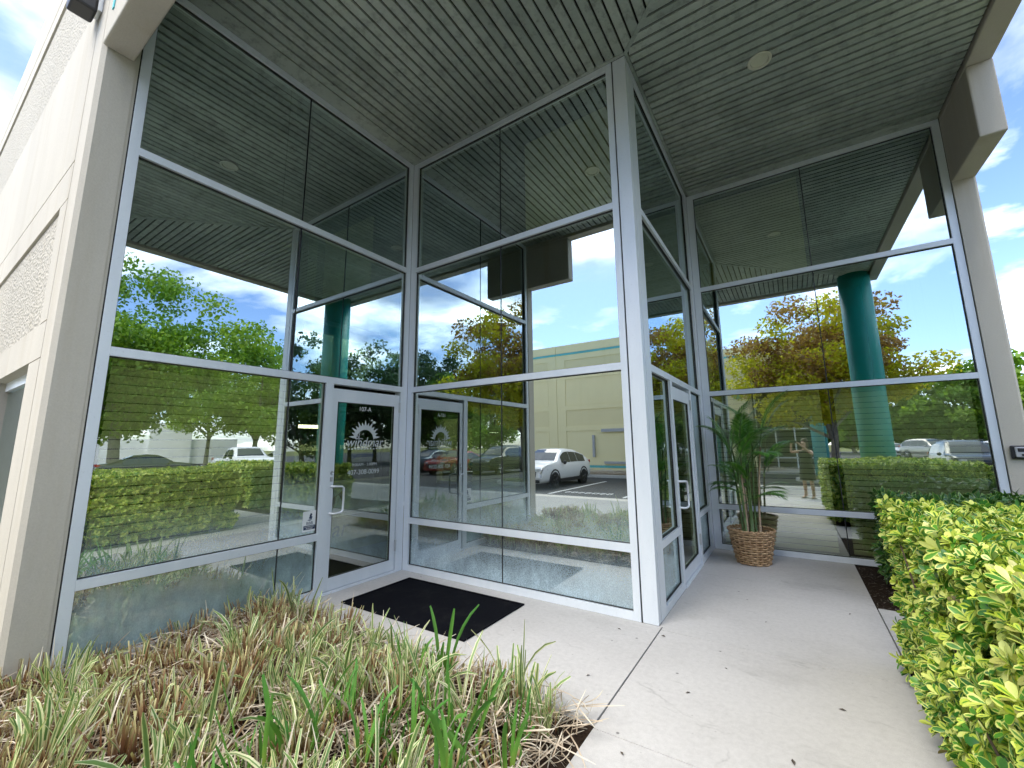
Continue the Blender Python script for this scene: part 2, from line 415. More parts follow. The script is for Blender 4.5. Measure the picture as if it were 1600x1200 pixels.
M['car_white'] = simple('white car paint', (0.80, 0.81, 0.82), 0.18, 0, 0.02, 1, 0.6)
M['car_silver'] = simple('silver beige car paint', (0.40, 0.39, 0.35), 0.25, 0.5, 0.03, 1, 0.6)
M['car_dark'] = simple('dark grey car paint', (0.035, 0.045, 0.045), 0.2, 0.2, 0.05, 1, 0.6)
M['car_red'] = simple('red car paint', (0.32, 0.02, 0.02), 0.2, 0.1, 0.05, 1, 0.6)
M['car_blue'] = simple('blue grey car paint', (0.10, 0.15, 0.19), 0.22, 0.3, 0.05, 1, 0.6)
M['car_glass'] = simple('car window', (0.02, 0.028, 0.03), 0.04, 0, 0.05, 1, 1.0)
M['car_trim'] = simple('black car cladding', (0.018, 0.018, 0.02), 0.55, 0, 0.1)
M['tyre'] = simple('tyre rubber', (0.015, 0.015, 0.015), 0.85, 0, 0.15)
M['rim_dark'] = simple('dark alloy rim', (0.05, 0.05, 0.055), 0.35, 0.6, 0.1)
M['rim'] = simple('alloy rim', (0.5, 0.5, 0.52), 0.3, 0.8, 0.05)
M['lamp_clear'] = simple('headlight lens', (0.72, 0.74, 0.76), 0.1, 0.2, 0.03)
M['lamp_red'] = simple('tail light lens', (0.45, 0.03, 0.02), 0.2, 0, 0.05)
M['skin'] = simple('skin', (0.58, 0.36, 0.25), 0.55, 0, 0.05)
M['dress'] = simple('dark olive dress', (0.035, 0.036, 0.028), 0.85, 0, 0.15, 20)
M['hair'] = simple('brown hair', (0.06, 0.035, 0.02), 0.6, 0, 0.3, 40)
M['sandal'] = simple('dark sandal', (0.03, 0.025, 0.02), 0.7, 0, 0.1)
M['bunting'] = simple('brown bunting cloth', (0.20, 0.14, 0.06), 0.85, 0, 0.2)
M['paper'] = simple('pale poster', (0.62, 0.66, 0.5), 0.8, 0, 0.1)
M['roof_white'] = simple('white painted wall', (0.80, 0.81, 0.80), 0.7, 0, 0.05, 1)

# ------------------------------------------------------------------ helpers
def tag(o, label=None, cat=None, group=None, kind=None):
    if label: o['label'] = label
    if cat: o['category'] = cat
    if group: o['group'] = group
    if kind: o['kind'] = kind
    return o

def empty(name, loc=(0, 0, 0), rz=0.0, label=None, cat=None, group=None):
    o = bpy.data.objects.new(name, None)
    o.empty_display_size = 0.2
    COL.objects.link(o)
    o.location = loc; o.rotation_euler = (0, 0, rz)
    return tag(o, label, cat, group)

def put(name, me, parent=None, world_coords=False):
    o = bpy.data.objects.new(name, me); COL.objects.link(o)
    if parent is not None:
        o.parent = parent
        if world_coords: o.matrix_parent_inverse = Matrix.Translation(-parent.location) if parent.parent is None else Matrix.Identity(4)
    return o

def copy_tree(o, parent=None):
    c = o.copy(); COL.objects.link(c)
    if parent is not None:
        c.parent = parent; c.matrix_parent_inverse = o.matrix_parent_inverse.copy()
    for ch in list(o.children): copy_tree(ch, c)
    return c

class MB:
    def __init__(s): s.v, s.f, s.m = [], [], []
    def face(s, pts, mi=0):
        i = len(s.v); s.v += [tuple(p) for p in pts]; s.f.append(tuple(range(i, i + len(pts)))); s.m.append(mi)
    def box(s, x0, y0, z0, x1, y1, z1, mi=0):
        if x0 > x1: x0, x1 = x1, x0
        if y0 > y1: y0, y1 = y1, y0
        if z0 > z1: z0, z1 = z1, z0
        i = len(s.v)
        s.v += [(x0, y0, z0), (x1, y0, z0), (x1, y1, z0), (x0, y1, z0), (x0, y0, z1), (x1, y0, z1), (x1, y1, z1), (x0, y1, z1)]
        for q in ((0, 3, 2, 1), (4, 5, 6, 7), (0, 1, 5, 4), (1, 2, 6, 5), (2, 3, 7, 6), (3, 0, 4, 7)):
            s.f.append(tuple(i + k for k in q)); s.m.append(mi)
        return s
    def prism(s, poly, z0, z1, mi=0, axis='z'):
        """poly: 2D outline, extruded along axis from z0 to z1"""
        def P(a, b, c): return {'z': (a, b, c), 'y': (a, c, b), 'x': (c, a, b)}[axis]
        n = len(poly); i = len(s.v)
        s.v += [P(a, b, z0) for a, b in poly] + [P(a, b, z1) for a, b in poly]
        s.f.append(tuple(i + k for k in range(n))[::-1]); s.m.append(mi)
        s.f.append(tuple(i + n + k for k in range(n))); s.m.append(mi)
        for k in range(n):
            j = (k + 1) % n
            s.f.append((i + k, i + j, i + n + j, i + n + k)); s.m.append(mi)
        return s
    def tube(s, pts, rad, n=8, mi=0, closed=False):
        pts = [Vector(p) for p in pts]
        rads = rad if isinstance(rad, (list, tuple)) else [rad] * len(pts)
        L = len(pts); rings = []
        up = None
        for k in range(L):
            if closed: t = pts[(k + 1) % L] - pts[k - 1]
            else: t = pts[min(k + 1, L - 1)] - pts[max(k - 1, 0)]
            t = t.normalized() if t.length > 1e-9 else Vector((0, 0, 1))
            if up is None:
                up = Vector((0, 0, 1)) if abs(t.z) < 0.9 else Vector((1, 0, 0))
            a = t.cross(up)
            if a.length < 1e-4: a = t.cross(Vector((0, 1, 0.1)))
            a.normalize(); b = a.cross(t).normalized(); up = b
            i = len(s.v)
            for q in range(n):
                th = 2 * PI * q / n
                s.v.append(tuple(pts[k] + (a * math.cos(th) + b * math.sin(th)) * rads[k]))
            rings.append(i)
        m = L if closed else L - 1
        for k in range(m):
            A, B = rings[k], rings[(k + 1) % L]
            for q in range(n):
                w = (q + 1) % n
                s.f.append((A + q, A + w, B + w, B + q)); s.m.append(mi)
        if not closed:
            s.f.append(tuple(rings[0] + q for q in range(n))); s.m.append(mi)
            s.f.append(tuple(rings[-1] + q for q in range(n))[::-1]); s.m.append(mi)
        return s
    def lathe(s, prof, c=(0, 0, 0), n=24, mi=0, axis='z', caps=True):
        rings = []
        for r, z in prof:
            i = len(s.v)
            for q in range(n):
                th = 2 * PI * q / n
                a, b = r * math.cos(th), r * math.sin(th)
                p = {'z': (a, b, z), 'y': (a, z, b), 'x': (z, a, b)}[axis]
                s.v.append((p[0] + c[0], p[1] + c[1], p[2] + c[2]))
            rings.append(i)
        for k in range(len(prof) - 1):
            for q in range(n):
                w = (q + 1) % n
                s.f.append((rings[k] + q, rings[k] + w, rings[k + 1] + w, rings[k + 1] + q)); s.m.append(mi)
        if caps:
            s.f.append(tuple(rings[0] + q for q in range(n))[::-1]); s.m.append(mi)
            s.f.append(tuple(rings[-1] + q for q in range(n))); s.m.append(mi)
        return s
    def mesh(s, name, mats, smooth=False):
        me = bpy.data.meshes.new(name)
        me.from_pydata(s.v, [], s.f)
        for m in (mats if isinstance(mats, (list, tuple)) else [mats]): me.materials.append(m)
        me.polygons.foreach_set('material_index', s.m)
        if smooth: me.polygons.foreach_set('use_smooth', [True] * len(s.f))
        me.update(); return me
    def build(s, name, mats, parent=None, smooth=False, wc=True, bevel=0.0):
        o = put(name, s.mesh(name, mats, smooth), parent, wc)
        if bevel:
            b = o.modifiers.new('bevel', 'BEVEL'); b.width = bevel; b.segments = 2; b.limit_method = 'ANGLE'
        return o

def np_mesh(name, V, F, mat, attrs=None, smooth=True, mi=None):
    """V (n,3); F (m,k) all faces of k corners"""
    V = np.asarray(V, np.float32); F = np.asarray(F, np.int32)
    me = bpy.data.meshes.new(name)
    me.vertices.add(len(V)); me.vertices.foreach_set('co', V.ravel())
    k = F.shape[1]
    me.loops.add(F.size); me.loops.foreach_set('vertex_index', F.ravel())
    me.polygons.add(len(F))
    me.polygons.foreach_set('loop_start', np.arange(len(F), dtype=np.int32) * k)
    for m in (mat if isinstance(mat, (list, tuple)) else [mat]): me.materials.append(m)
    if mi is not None: me.polygons.foreach_set('material_index', np.asarray(mi, np.int32))
    if smooth: me.polygons.foreach_set('use_smooth', np.ones(len(F), bool))
    for a, val in (attrs or {}).items():
        at = me.attributes.new(a, 'FLOAT', 'POINT'); at.data.foreach_set('value', np.asarray(val, np.float32))
    me.update(calc_edges=True); me.validate()
    return me

def text(name, body, size, mat, loc, rot, parent, align='CENTER', shear=0.0, width=None, depth=0.0005, sx=1.0):
    cu = bpy.data.curves.new(name, 'FONT')
    cu.body = body; cu.size = size; cu.align_x = align; cu.extrude = depth; cu.shear = shear
    cu.space_character = 1.0
    cu.materials.append(mat)
    tmp = bpy.data.objects.new(name, cu); COL.objects.link(tmp)
    bpy.context.view_layer.update()
    me = bpy.data.meshes.new_from_object(tmp.evaluated_get(bpy.context.evaluated_depsgraph_get()))
    bpy.data.objects.remove(tmp)
    o = bpy.data.objects.new(name, me); COL.objects.link(o)
    o.location = loc; o.rotation_euler = rot; o.scale = (sx, 1, 1)
    if parent is not None:
        o.parent = parent
        if parent.parent is None: o.matrix_parent_inverse = Matrix.Translation(-parent.location)
    return o

# ------------------------------------------------------------------ the setting: ground, paving, road
def struct(o): o['kind'] = 'structure'; return o
XA, YB, XC, YD, XR, YF = -4.44, 4.02, -1.14, 7.26, 2.06, 0.83
ZT = 5.85
R1B, R1T, R2B, R2T, KB, KT, SILL, HEAD = 2.334, 2.408, 4.086, 4.157, 0.591, 0.665, 0.075, 5.775

struct(MB().box(-260, -260, -0.40, 260, 260, -0.20).build('ground', M['lawn']))
struct(MB().box(-60, -12.9, -0.19, 90, -4.15, -0.136).build('road', M['asphalt']))
MBp = MB().box(3.0, -75, -0.19, 90, -12.9, -0.138)
struct(MBp.build('parking_lot', M['asphalt']))
struct(MB().box(8.2, -4.15, -0.19, 90, 60, -0.140).build('side_parking_lot', M['asphalt']))
struct(MB().box(-60, -4.15, -0.19, 8.2, -3.7, 0.0).build('kerb', M['kerb'], bevel=0.02))
struct(MB().box(-60, -13.2, -0.19, 1.6, -12.9, 0.0).build('far_kerb', M['kerb'], bevel=0.02))
struct(MB().box(-60, -13.75, -0.19, -2.0, -13.2, -0.02).build('verge', M['lawn']))
side = struct(MB().box(-60, -3.7, -0.19, 8.2, -0.42, -0.03).build('sidewalk', M['pave2']))
for k in range(14):
    x = -22 + k * 2.1
    MB().box(x + 0.006, -3.69, -0.03, x + 2.094, -0.43, -0.004).build('slab', M['pave2'], side, wc=True, bevel=0.006)
walk = struct(MB().box(-4.6, -0.41, -0.19, 0.57, 7.5, -0.035).build('walkway', M['soil']))
slabs = [(-4.44, 2.53, -1.118, 4.02), (-1.106, -0.41, 0.53, 1.02), (-1.106, 1.025, 0.53, 2.46), (-1.106, 2.465, 0.53, 3.955), (-1.106, 3.960, 0.53, 5.84), (-1.106, 5.845, 0.53, 7.255), (-1.139, 4.023, -1.1062, 7.255),
         (0.542, 4.30, 2.1, 5.52), (2.104, 4.30, 5.2, 5.52), (5.204, 4.30, 8.2, 5.52)]
for (x0, y0, x1, y1) in slabs:
    MB().box(x0, y0, -0.05, x1, y1, 0.0).build('slab', M['pave'], walk, wc=True)
struct(MB().box(-4.44, -0.41, -0.19, -1.11, 2.52, -0.03).build('bed_soil', M['soil']))
struct(MB().box(0.536, 5.526, -0.19, 8.2, 7.3, -0.02).build('mulch_strip', M['soil']))
struct(MB().box(0.536, -0.41, -0.19, 8.2, 4.295, -0.02).build('hedge_soil', M['soil']))
lines = struct(MB().box(-60, -4.82, -0.136, -0.2, -4.80, -0.1325).build('parking_markings', M['paint']))
for k in range(-6, 3):
    x = -7.55 + k * 2.75
    if x < 2: MB().box(x, -10.9, -0.136, x + 0.11, -5.4, -0.131).build('stall_line', M['paint'], lines)
for q, (x, w) in enumerate(((-7.2, .16), (-6.95, .2), (-6.66, .15), (-6.42, .19), (-6.14, .22), (-5.84, .16), (-5.6, .18))):     # worn stencil
    for (dx, dy, ww, hh) in ((0, 0, w, .06), (0, .08, .05, .2), (w - .05, .1, .05, .16), (0.02, .3, w - .04, .05)):
        MB().box(x + dx, -6.35 + dy, -0.136, x + dx + ww, -6.35 + dy + hh, -0.131).build('stencil_mark', M['paint'], lines)
for k in range(5):
    MB().box(7.4 + 2.7 * k, -16.5, -0.138, 7.5 + 2.7 * k, -11.6, -0.133).build('stall_line', M['paint'], lines)

# ------------------------------------------------------------------ the office building
bld = empty('office_building', (XA, 0.63, 0), 0, 'cream stucco office building with recessed glass entrance and dark metal soffit', 'building')
P3 = lambda name, x0, y0, z0, x1, y1, z1, mat, par=bld, bev=0.0: MB().box(x0, y0, z0, x1, y1, z1).build(name, mat, par, wc=True, bevel=bev)
ROOF = 7.95
# left facade wall with a chamfered corner; window opening
fac = MB().prism([(-16, .66), (XA - .31, .66), (XA - .31, .63), (XA - .03, .63), (XA, .66), (XA, .845), (-16, .845)], 2.31, ROOF)
fac.prism([(-5.2, .66), (XA - .31, .66), (XA - .31, .63), (XA - .03, .63), (XA, .66), (XA, .845), (-5.2, .845)], 0.0, 2.31)
fac.box(-16, .66, 0, -5.2, .845, 0.75); fac.box(-9.0, .66, .75, -7.0, .845, 2.31); fac.box(-16, .66, .75, -11.0, .845, 2.31)
facade = fac.build('facade_wall', M['stucco'], bld)
for (x0, x1, z0, z1, mt) in ((-16, -4.765, 3.98, 5.62, 'stucco'), (-16, -4.765, 3.64, 3.965, 'stucco'), (-5.02, -4.765, 2.61, 3.63, 'stucco'), (-16, -4.765, 2.31, 2.60, 'stucco'),
                             (-16, -4.765, 7.05, 7.30, 'stucco'), (-16, -4.45, 7.33, 7.96, 'stucco'), (-4.98, -4.765, 5.64, 7.04, 'stucco'),
                             (-5.18, -4.765, 0.5, 2.30, 'stucco'), (-16, -5.19, 0.5, 0.74, 'stucco'), (-9, -7.0, .75, 2.30, 'stucco'), (-16, -4.765, 0.0, 0.27, 'stucco')):
    P3('wall_panel', x0, .63, z0, x1, .66, z1, M[mt], facade)
P3('rough_panel', -16, .650, 2.61, -5.03, .66, 3.63, M['stucco_rough'], facade)
P3('rough_panel', -16, .650, 5.64, -4.99, .66, 7.04, M['stucco_rough'], facade)
P3('teal_band', -16, .640, 0.28, -4.46, .66, 0.49, M['teal_light'], facade)
for (x0, x1) in ((-7.0, -5.2), (-11.0, -9.0)):
    P3('window_frame', x0, .72, 2.22, x1, .78, 2.31, M['alu'], facade)
    P3('window_frame', x0, .72, .75, x1, .78, .81, M['alu'], facade)
    w = MB(); w.box(x0, .745, .81, x1, .757, 2.22); w.m = [0 if i == 2 else 1 for i in range(6)]
    w.build('window_pane', [M['glass'], M['clear']], facade)
P3('pier_seal', XA - .03, .866, 0, XA - .012, .875, ZT, M['seal'])
P3('inner_reveal', XA - .2, .8455, 0, XA - .010, .866, ZT, M['stucco'])
# right end wall seen end-on
wr = MB().prism([(2.067, 7.24), (2.26, 7.23), (2.285, 7.255), (2.285, 16), (2.067, 16)], 0, ROOF)
wr.build('end_wall', M['stucco'], bld)
P3('end_seal', 2.0585, 7.27, 0, 2.0665, 7.30, ZT, M['seal'])
# fascia beams and the two brackets
P3('fascia', XA - .003, .63, 5.79, 2.285, .83, ROOF, M['stucco'], bld, .012)
P3('fascia', 2.065, .831, 5.79, 2.285, 7.24, ROOF, M['stucco'], bld, .012)
P3('bracket', XA - .002, .628, 4.90, -3.46, .83, 5.788, M['stucco'], bld, .014)
P3('bracket', 2.065, 6.27, 4.90, 2.287, 7.36, 5.788, M['stucco'], bld, .014)
MB().prism([(-4.25, 5.10), (-4.21, 5.10), (-4.16, 5.78), (-4.26, 5.78)], .620, .6275, 0, 'y').build('teal_mark', M['teal_light'], bld)
P3('roof_slab', -16, .85, 6.3, 2.06, 16, 6.5, M['void'])
col = MB().lathe([(.335, 0), (.335, 1.9), (.335, 3.8), (.335, 5.85)], (1.735, 1.15, 0), 40).build('column', M['teal'], bld, True)

# soffit: boards one by one, mitred on the diagonal
sof = MB().box(XA - .1, .82, 5.885, 2.065, 7.3, 5.90).build('soffit', M['void'], bld)
PITCH = 0.1115
def board(poly):
    m = MB().prism(poly, 5.850, 5.868)
    a, b = poly[1], poly[2]                     # lip added along one long edge to catch a bright line
    if abs(poly[1][0] - poly[0][0]) < .2: m.prism([(a[0], a[1]), (a[0] + .006, a[1]), (a[0] + .006, b[1] - .006), (b[0], b[1])], 5.842, 5.866)
    else: m.prism([(poly[0][0], poly[0][1] - .006), (poly[1][0], poly[1][1] - .006), poly[1], poly[0]], 5.842, 5.866)
    m.build('soffit_board', M['soffit'], sof)
x = XA + .20
gap = .026
while x < 2.02:
    x1 = min(x + PITCH - gap, 2.03)
    ye0 = 3.985 if x < XC else 2.88 - x - .02
    ye1 = 3.985 if x1 < XC else 2.88 - x1 - .02
    if min(ye0, ye1) > .87: board([(x, .845), (x1, .845), (x1, ye1), (x, ye0)])
    x += PITCH
y = YD - .085
while y > .9:
    y0 = max(y - PITCH + gap, .86)
    xs0 = XC + .04 if y0 > 4.02 else 2.88 - y0 + .02
    xs1 = XC + .04 if y > 4.02 else 2.88 - y + .02
    if max(xs0, xs1) < 2.03: board([(xs0, y0), (2.045, y0), (2.045, y), (xs1, y)])
    y -= PITCH
for b in ((XA, .845, XA + .185, 3.98), (XA, 3.985, XC, 4.02), (XC, 4.02, XC + .035, YD), (XC, YD - .08, 2.05, YD)):
    MB().box(b[0], b[1], 5.846, b[2], b[3], 5.872).build('soffit_trim', M['soffit'], sof)
MB().prism([(XC - .01, 4.00), (XC + .02, 4.03), (2.04, 1.01), (2.04, .85), (2.01, .85)], 5.843, 5.849).build('mitre_strip', M['soffit'], sof)
for (dx, dy) in ((0.11, 4.93), (-2.22, 2.45)):
    MB().lathe([(.088, 5.845), (.118, 5.845), (.122, 5.838), (.112, 5.832), (.09, 5.834), (.088, 5.845)], (dx, dy, 0), 28, caps=False).build('downlight_ring', M['lamp_ring'], sof, False)
    MB().lathe([(.086, 5.8400), (.06, 5.8415), (.001, 5.8425)], (dx, dy, 0), 24, caps=False).build('downlight_lens', M['lamp_in'], sof, False)

# glazed walls --------------------------------------------------------------
WALL = {'A': ('x', XA, 1), 'B': ('y', YB, -1), 'C': ('x', XC, 1), 'D': ('y', YD, -1)}
def wbox(mb, w, u0, u1, z0, z1, d0, d1, mi=0):
    ax, c, s = WALL[w]
    a, b = c + s * d0, c + s * d1
    if ax == 'x': mb.box(a, u0, z0, b, u1, z1, mi)
    else: mb.box(u0, a, z0, u1, b, z1, mi)
    return mb
def member(w, name, u0, u1, z0, z1, par, d0=-.12, d1=0.0, mat='alu'):
    return wbox(MB(), w, u0, u1, z0, z1, d0, d1).build(name, M[mat], par, bevel=.002)
def pane(w, u0, u1, z0, z1, par, mat='glass', d=-.045):
    m = wbox(MB(), w, u0, u1, z0, z1, d - .012, d)
    ax, c, s = WALL[w]
    front = 3 if ax == 'x' else 2              # +x face or -y face
    m.m = [0 if i == front else 1 for i in range(6)]
    ta, tb = random.uniform(-.0014, .0014), random.uniform(-.0014, .0014)
    um, zm = (u0 + u1) / 2, (z0 + z1) / 2
    if ax == 'x': m.v = [(x + ta * (y - um) + tb * (z - zm), y, z) for x, y, z in m.v]
    else: m.v = [(x, y + ta * (x - um) + tb * (z - zm), z) for x, y, z in m.v]
    return m.build('glass_pane', [M[mat], M['clear']], par)
def joint(w, u, z0, z1, par):
    return member(w, 'silicone_joint', u - .006, u + .006, z0, z1, par, -.06, -.040, 'seal')
def gasket(w, u0, u1, z0, z1, par):
    g = MB()
    t = .007
    wbox(g, w, u0, u1, z1 - t, z1, -.044, -.028); wbox(g, w, u0, u1, z0, z0 + t, -.044, -.028)
    wbox(g, w, u0, u0 + t, z0 + t, z1 - t, -.044, -.028); wbox(g, w, u1 - t, u1, z0 + t, z1 - t, -.044, -.028)
    g.build('gasket', M['seal'], par)
def bay(w, u0, u1, z0, z1, par, joints=(), mat='glass'):
    us = [u0] + sorted(joints) + [u1]
    for k in range(len(us) - 1):
        pane(w, us[k] + (.006 if k else 0), us[k + 1] - (.006 if k < len(us) - 2 else 0), z0, z1, par, mat)
    for j in joints: joint(w, j, z0, z1, par)
    gasket(w, u0, u1, z0, z1, par)
def gwall(): 
    o = MB().box(0, 0, 0, .001, .001, .001); return None
def door(w, u0, u1, hinge_hi=True):
    """aluminium door leaf between u0 and u1"""
    d = wbox(MB(), w, u0, u0 + .065, .03, 2.285, -.075, -.018).build('door', M['alu'], bld, bevel=.002)   # lock stile; the rest hangs on it
    member(w, 'door_stile', u1 - .075, u1, .03, 2.285, d, -.075, -.018)
    member(w, 'door_rail', u0 + .065, u1 - .075, 2.13, 2.285, d, -.075, -.018)
    member(w, 'door_rail', u0 + .065, u1 - .075, .03, .16, d, -.075, -.018)
    pane(w, u0 + .065, u1 - .075, .16, 2.13, d, 'glass_door', -.042)
    gasket(w, u0 + .065, u1 - .075, .16, 2.13, d)
    for z in (2.12, .33):
        member(w, 'hinge', u1 - .006, u1 + .012, z - .07, z + .07, d, -.03, .006, 'steel')
    ax, c, s = WALL[w]
    P = lambda dd, u, z: (c + s * dd, u, z) if ax == 'x' else (u, c + s * dd, z)
    pts = [P(-.02, u0 + .033, 1.155), P(.03, u0 + .036, 1.157), P(.05, u0 + .06, 1.157), P(.055, u0 + .13, 1.15), P(.058, u0 + .15, 1.13), P(.058, u0 + .152, 1.0),
           P(.058, u0 + .15, .885), P(.055, u0 + .13, .865), P(.05, u0 + .06, .858), P(.03, u0 + .036, .858), P(-.02, u0 + .033, .86)]
    MB().tube(pts, .0125, 10).build('pull_handle', M['pull'], d, True)
    MB().tube([P(-.02, u0 + .035, 1.305), P(-.008, u0 + .035, 1.305)], .02, 16).build('lock_cylinder', M['steel'], d, True)
    member(w, 'lock_slot', u0 + .018, u0 + .05, 1.21, 1.26, d, -.019, -.012, 'key_grey')
    return d

wa = member('A', 'glazed_wall', .875, .945, 0, ZT - .005, bld)        # the part is its first jamb, everything else hangs on it
member('A', 'corner_mullion', 3.945, 4.018, 0, ZT - .005, wa)
member('A', 'head_rail', .945, 3.945, HEAD, ZT - .005, wa)
member('A', 'rail', .945, 3.945, R2B, R2T, wa); member('A', 'rail', .945, 3.945, R1B, R1T, wa)
member('A', 'rail', .945, 2.80, KB, KT, wa); member('A', 'sill', .945, 2.80, 0.0, SILL, wa)
member('A', 'mullion', 2.80, 2.895, 0, R1B, wa); member('A', 'door_jamb', 3.905, 3.945, 0, R1B, wa)
member('A', 'threshold', 2.895, 3.905, 0, .025, wa, -.12, .01)
bay('A', .945, 3.945, R2T, HEAD, wa, (2.40,)); bay('A', .945, 3.945, R1T, R2B, wa, (2.40,))
bay('A', .945, 2.80, KT, R1B, wa, (2.40,), 'glass_blind_dust'); bay('A', .945, 2.80, SILL, KB, wa, (2.40,), 'glass_kick')
da = door('A', 2.905, 3.895)

wb = member('B', 'glazed_wall', XA + .002, -4.345, 0, ZT - .005, bld)
member('B', 'jamb', -1.365, -1.297, 0, ZT - .005, wb)
member('B', 'head_rail', -4.345, -1.365, HEAD, ZT - .005, wb)
for z0, z1 in ((R2B, R2T), (R1B, R1T), (KB, KT), (0, SILL)): member('B', 'rail', -4.345, -1.365, z0, z1, wb)
bay('B', -4.345, -1.365, R2T, HEAD, wb, (-2.86,)); bay('B', -4.345, -1.365, R1T, R2B, wb, (-2.86,))
bay('B', -4.345, -1.365, KT, R1B, wb, (-2.86,), 'glass_low'); bay('B', -4.345, -1.365, SILL, KB, wb, (-2.86,), 'glass_kick_spotted')
P3('corner_post', -1.283, 4.021, 0, XC, 4.105, ZT - .006, M['alu'], bld, .004)
P3('post_joint', -1.297, 4.035, 0, -1.283, 4.14, ZT - .006, M['seal'])
P3('post_joint', -1.26, 4.105, 0, XC - .014, 4.118, ZT - .006, M['seal'])

wc_ = member('C', 'glazed_wall', 4.118, 4.31, 0, ZT - .005, bld)
member('C', 'jamb', 7.06, 7.258, 0, ZT - .005, wc_)
member('C', 'head_rail', 4.31, 7.06, HEAD, ZT - .005, wc_)
member('C', 'rail', 4.31, 7.06, R2B, R2T, wc_); member('C', 'rail', 4.31, 7.06, R1B, R1T, wc_)
member('C', 'mullion', 5.09, 5.18, 0, R1B, wc_); member('C', 'mullion', 6.225, 6.305, 0, R1B, wc_)
for (a, b) in ((4.31, 5.09), (6.305, 7.06)):
    member('C', 'rail', a, b, KB, KT, wc_); member('C', 'sill', a, b, 0, SILL, wc_)
    bay('C', a, b, KT, R1B, wc_); bay('C', a, b, SILL, KB, wc_, (), 'glass_low')
member('C', 'threshold', 5.18, 6.225, 0, .025, wc_, -.12, .01)
bay('C', 4.31, 7.06, R2T, HEAD, wc_); bay('C', 4.31, 7.06, R1T, R2B, wc_)
dc = door('C', 5.19, 6.215)

wd = member('D', 'glazed_wall', XC + .002, -1.035, 0, ZT - .005, bld)
member('D', 'jamb', 1.98, 2.058, 0, ZT - .005, wd)
member('D', 'head_rail', -1.035, 1.98, HEAD, ZT - .005, wd)
for z0, z1 in ((R2B, R2T), (R1B, R1T), (KB, KT), (0, SILL)): member('D', 'rail', -1.035, 1.98, z0, z1, wd)
bay('D', -1.035, 1.98, R2T, HEAD, wd, (.50,)); bay('D', -1.035, 1.98, R1T, R2B, wd, (.50,))
bay('D', -1.035, 1.98, KT, R1B, wd, (.50,), 'glass_blind'); bay('D', -1.035, 1.98, SILL, KB, wd, (.50,), 'glass_blind')

# lettering on the left door
RA = (PI / 2, 0, PI / 2)
XL = XA - .0395
text('lettering', '107-A', .075, M['white_vinyl'], (XL, 3.37, 2.04), RA, da)
text('lettering', 'windmar', .165, M['vinyl'], (XL, 3.39, 1.60), RA, da, shear=.25, sx=.92)
text('lettering', 'operations', .075, M['navy'], (XL, 3.36, 1.475), RA, da)
text('lettering', '9:00AM - 5:00PM', .052, M['vinyl'], (XL, 3.40, 1.365), RA, da)
text('lettering', '407-308-0099', .082, M['vinyl'], (XL, 3.39, 1.265), RA, da)
lg = MB()
cy, cz = 3.385, 1.70
N = 24
def ring(a): return math.cos(a), math.sin(a)
for k in range(N):
    a0, a1 = PI * (0.02 + .96 * k / N), PI * (.02 + .96 * (k + 1) / N)
    c0, s0 = ring(a0); c1, s1 = ring(a1)
    ri = .128; ro = .165
    q = [(cy + ri * c0, cz - .02 + ri * s0), (cy + ro * c0, cz + ro * s0), (cy + ro * c1, cz + ro * s1), (cy + ri * c1, cz - .02 + ri * s1)]
    lg.face([(XL, a, b) for a, b in q])
for k in range(13):
    a = PI * (0.03 + .94 * k / 12); wd_ = .105; ro = .162; tip = .235 if k % 2 == 0 else .205
    c0, s0 = ring(a - wd_); c1, s1 = ring(a + wd_); ct, st = ring(a)
    lg.face([(XL - .0002, cy + ro * c0, cz + ro * s0), (XL - .0002, cy + tip * ct, cz + tip * st), (XL - .0002, cy + ro * c1, cz + ro * s1)])
for (ya, za, yb, zb) in ((3.30, 1.64, 3.30, 1.78), (3.24, 1.705, 3.36, 1.695), (3.30, 1.70, 3.27, 1.74)):
    d = Vector((0, yb - ya, zb - za)).normalized(); n_ = Vector((0, -d.z, d.y)) * .004
    lg.face([(XL - .0004, ya + n_.y, za + n_.z), (XL - .0004, yb + n_.y, zb + n_.z), (XL - .0004, yb - n_.y, zb - n_.z), (XL - .0004, ya - n_.y, za - n_.z)])
for k in range(11):
    y0 = 3.15 + k * .045
    lg.face([(XL, y0, 1.565), (XL, y0 + .026, 1.565), (XL, y0 + .026, 1.58), (XL, y0, 1.58)])
lg.build('sun_logo', M['vinyl'], da)

# sticker on the pane beside the door
stk = empty('window_sticker', (XA - .043, 2.725, .70), 0, 'white rating sticker on the glass left of the entrance door', 'sticker')
sg = MB(); pts = []
for (a, b, s0) in ((.068, .095, 0), (-.068, .095, 1), (-.068, -.095, 2), (.068, -.095, 3)):
    for k in range(5):
        th = PI / 2 * (s0 + k / 4); pts.append((a + .012 * math.cos(th), .105 + b + .012 * math.sin(th)))
sg.prism([(p[0], p[1]) for p in pts], 0, .0006, 0, 'x').build('backing', M['white_vinyl'], stk, wc=False)
bs = MB()
bs.face([(.0010, -.066, .018), (.0010, .066, .018), (.0010, .066, .062), (.0010, -.066, .062)])
bs.face([(.0010, -.012, .135), (.0010, .022, .123), (.0010, .030, .150), (.0010, .002, .165)])
bs.face([(.0010, -.004, .162), (.0010, .016, .152), (.0010, .028, .178), (.0010, .008, .190)])
bs.face([(.0010, -.03, .118), (.0010, 0, .110), (.0010, .03, .118), (.0010, 0, .124)])
bs.build('torch_emblem', M['navy'], stk, wc=False)
o = text('lettering', 'BBB', .045, M['navy'], (.0012, 0, .070), RA, None); o.parent = stk
o = text('lettering', 'ACCREDITED', .018, M['white_vinyl'], (.0014, 0, .043), RA, None); o.parent = stk
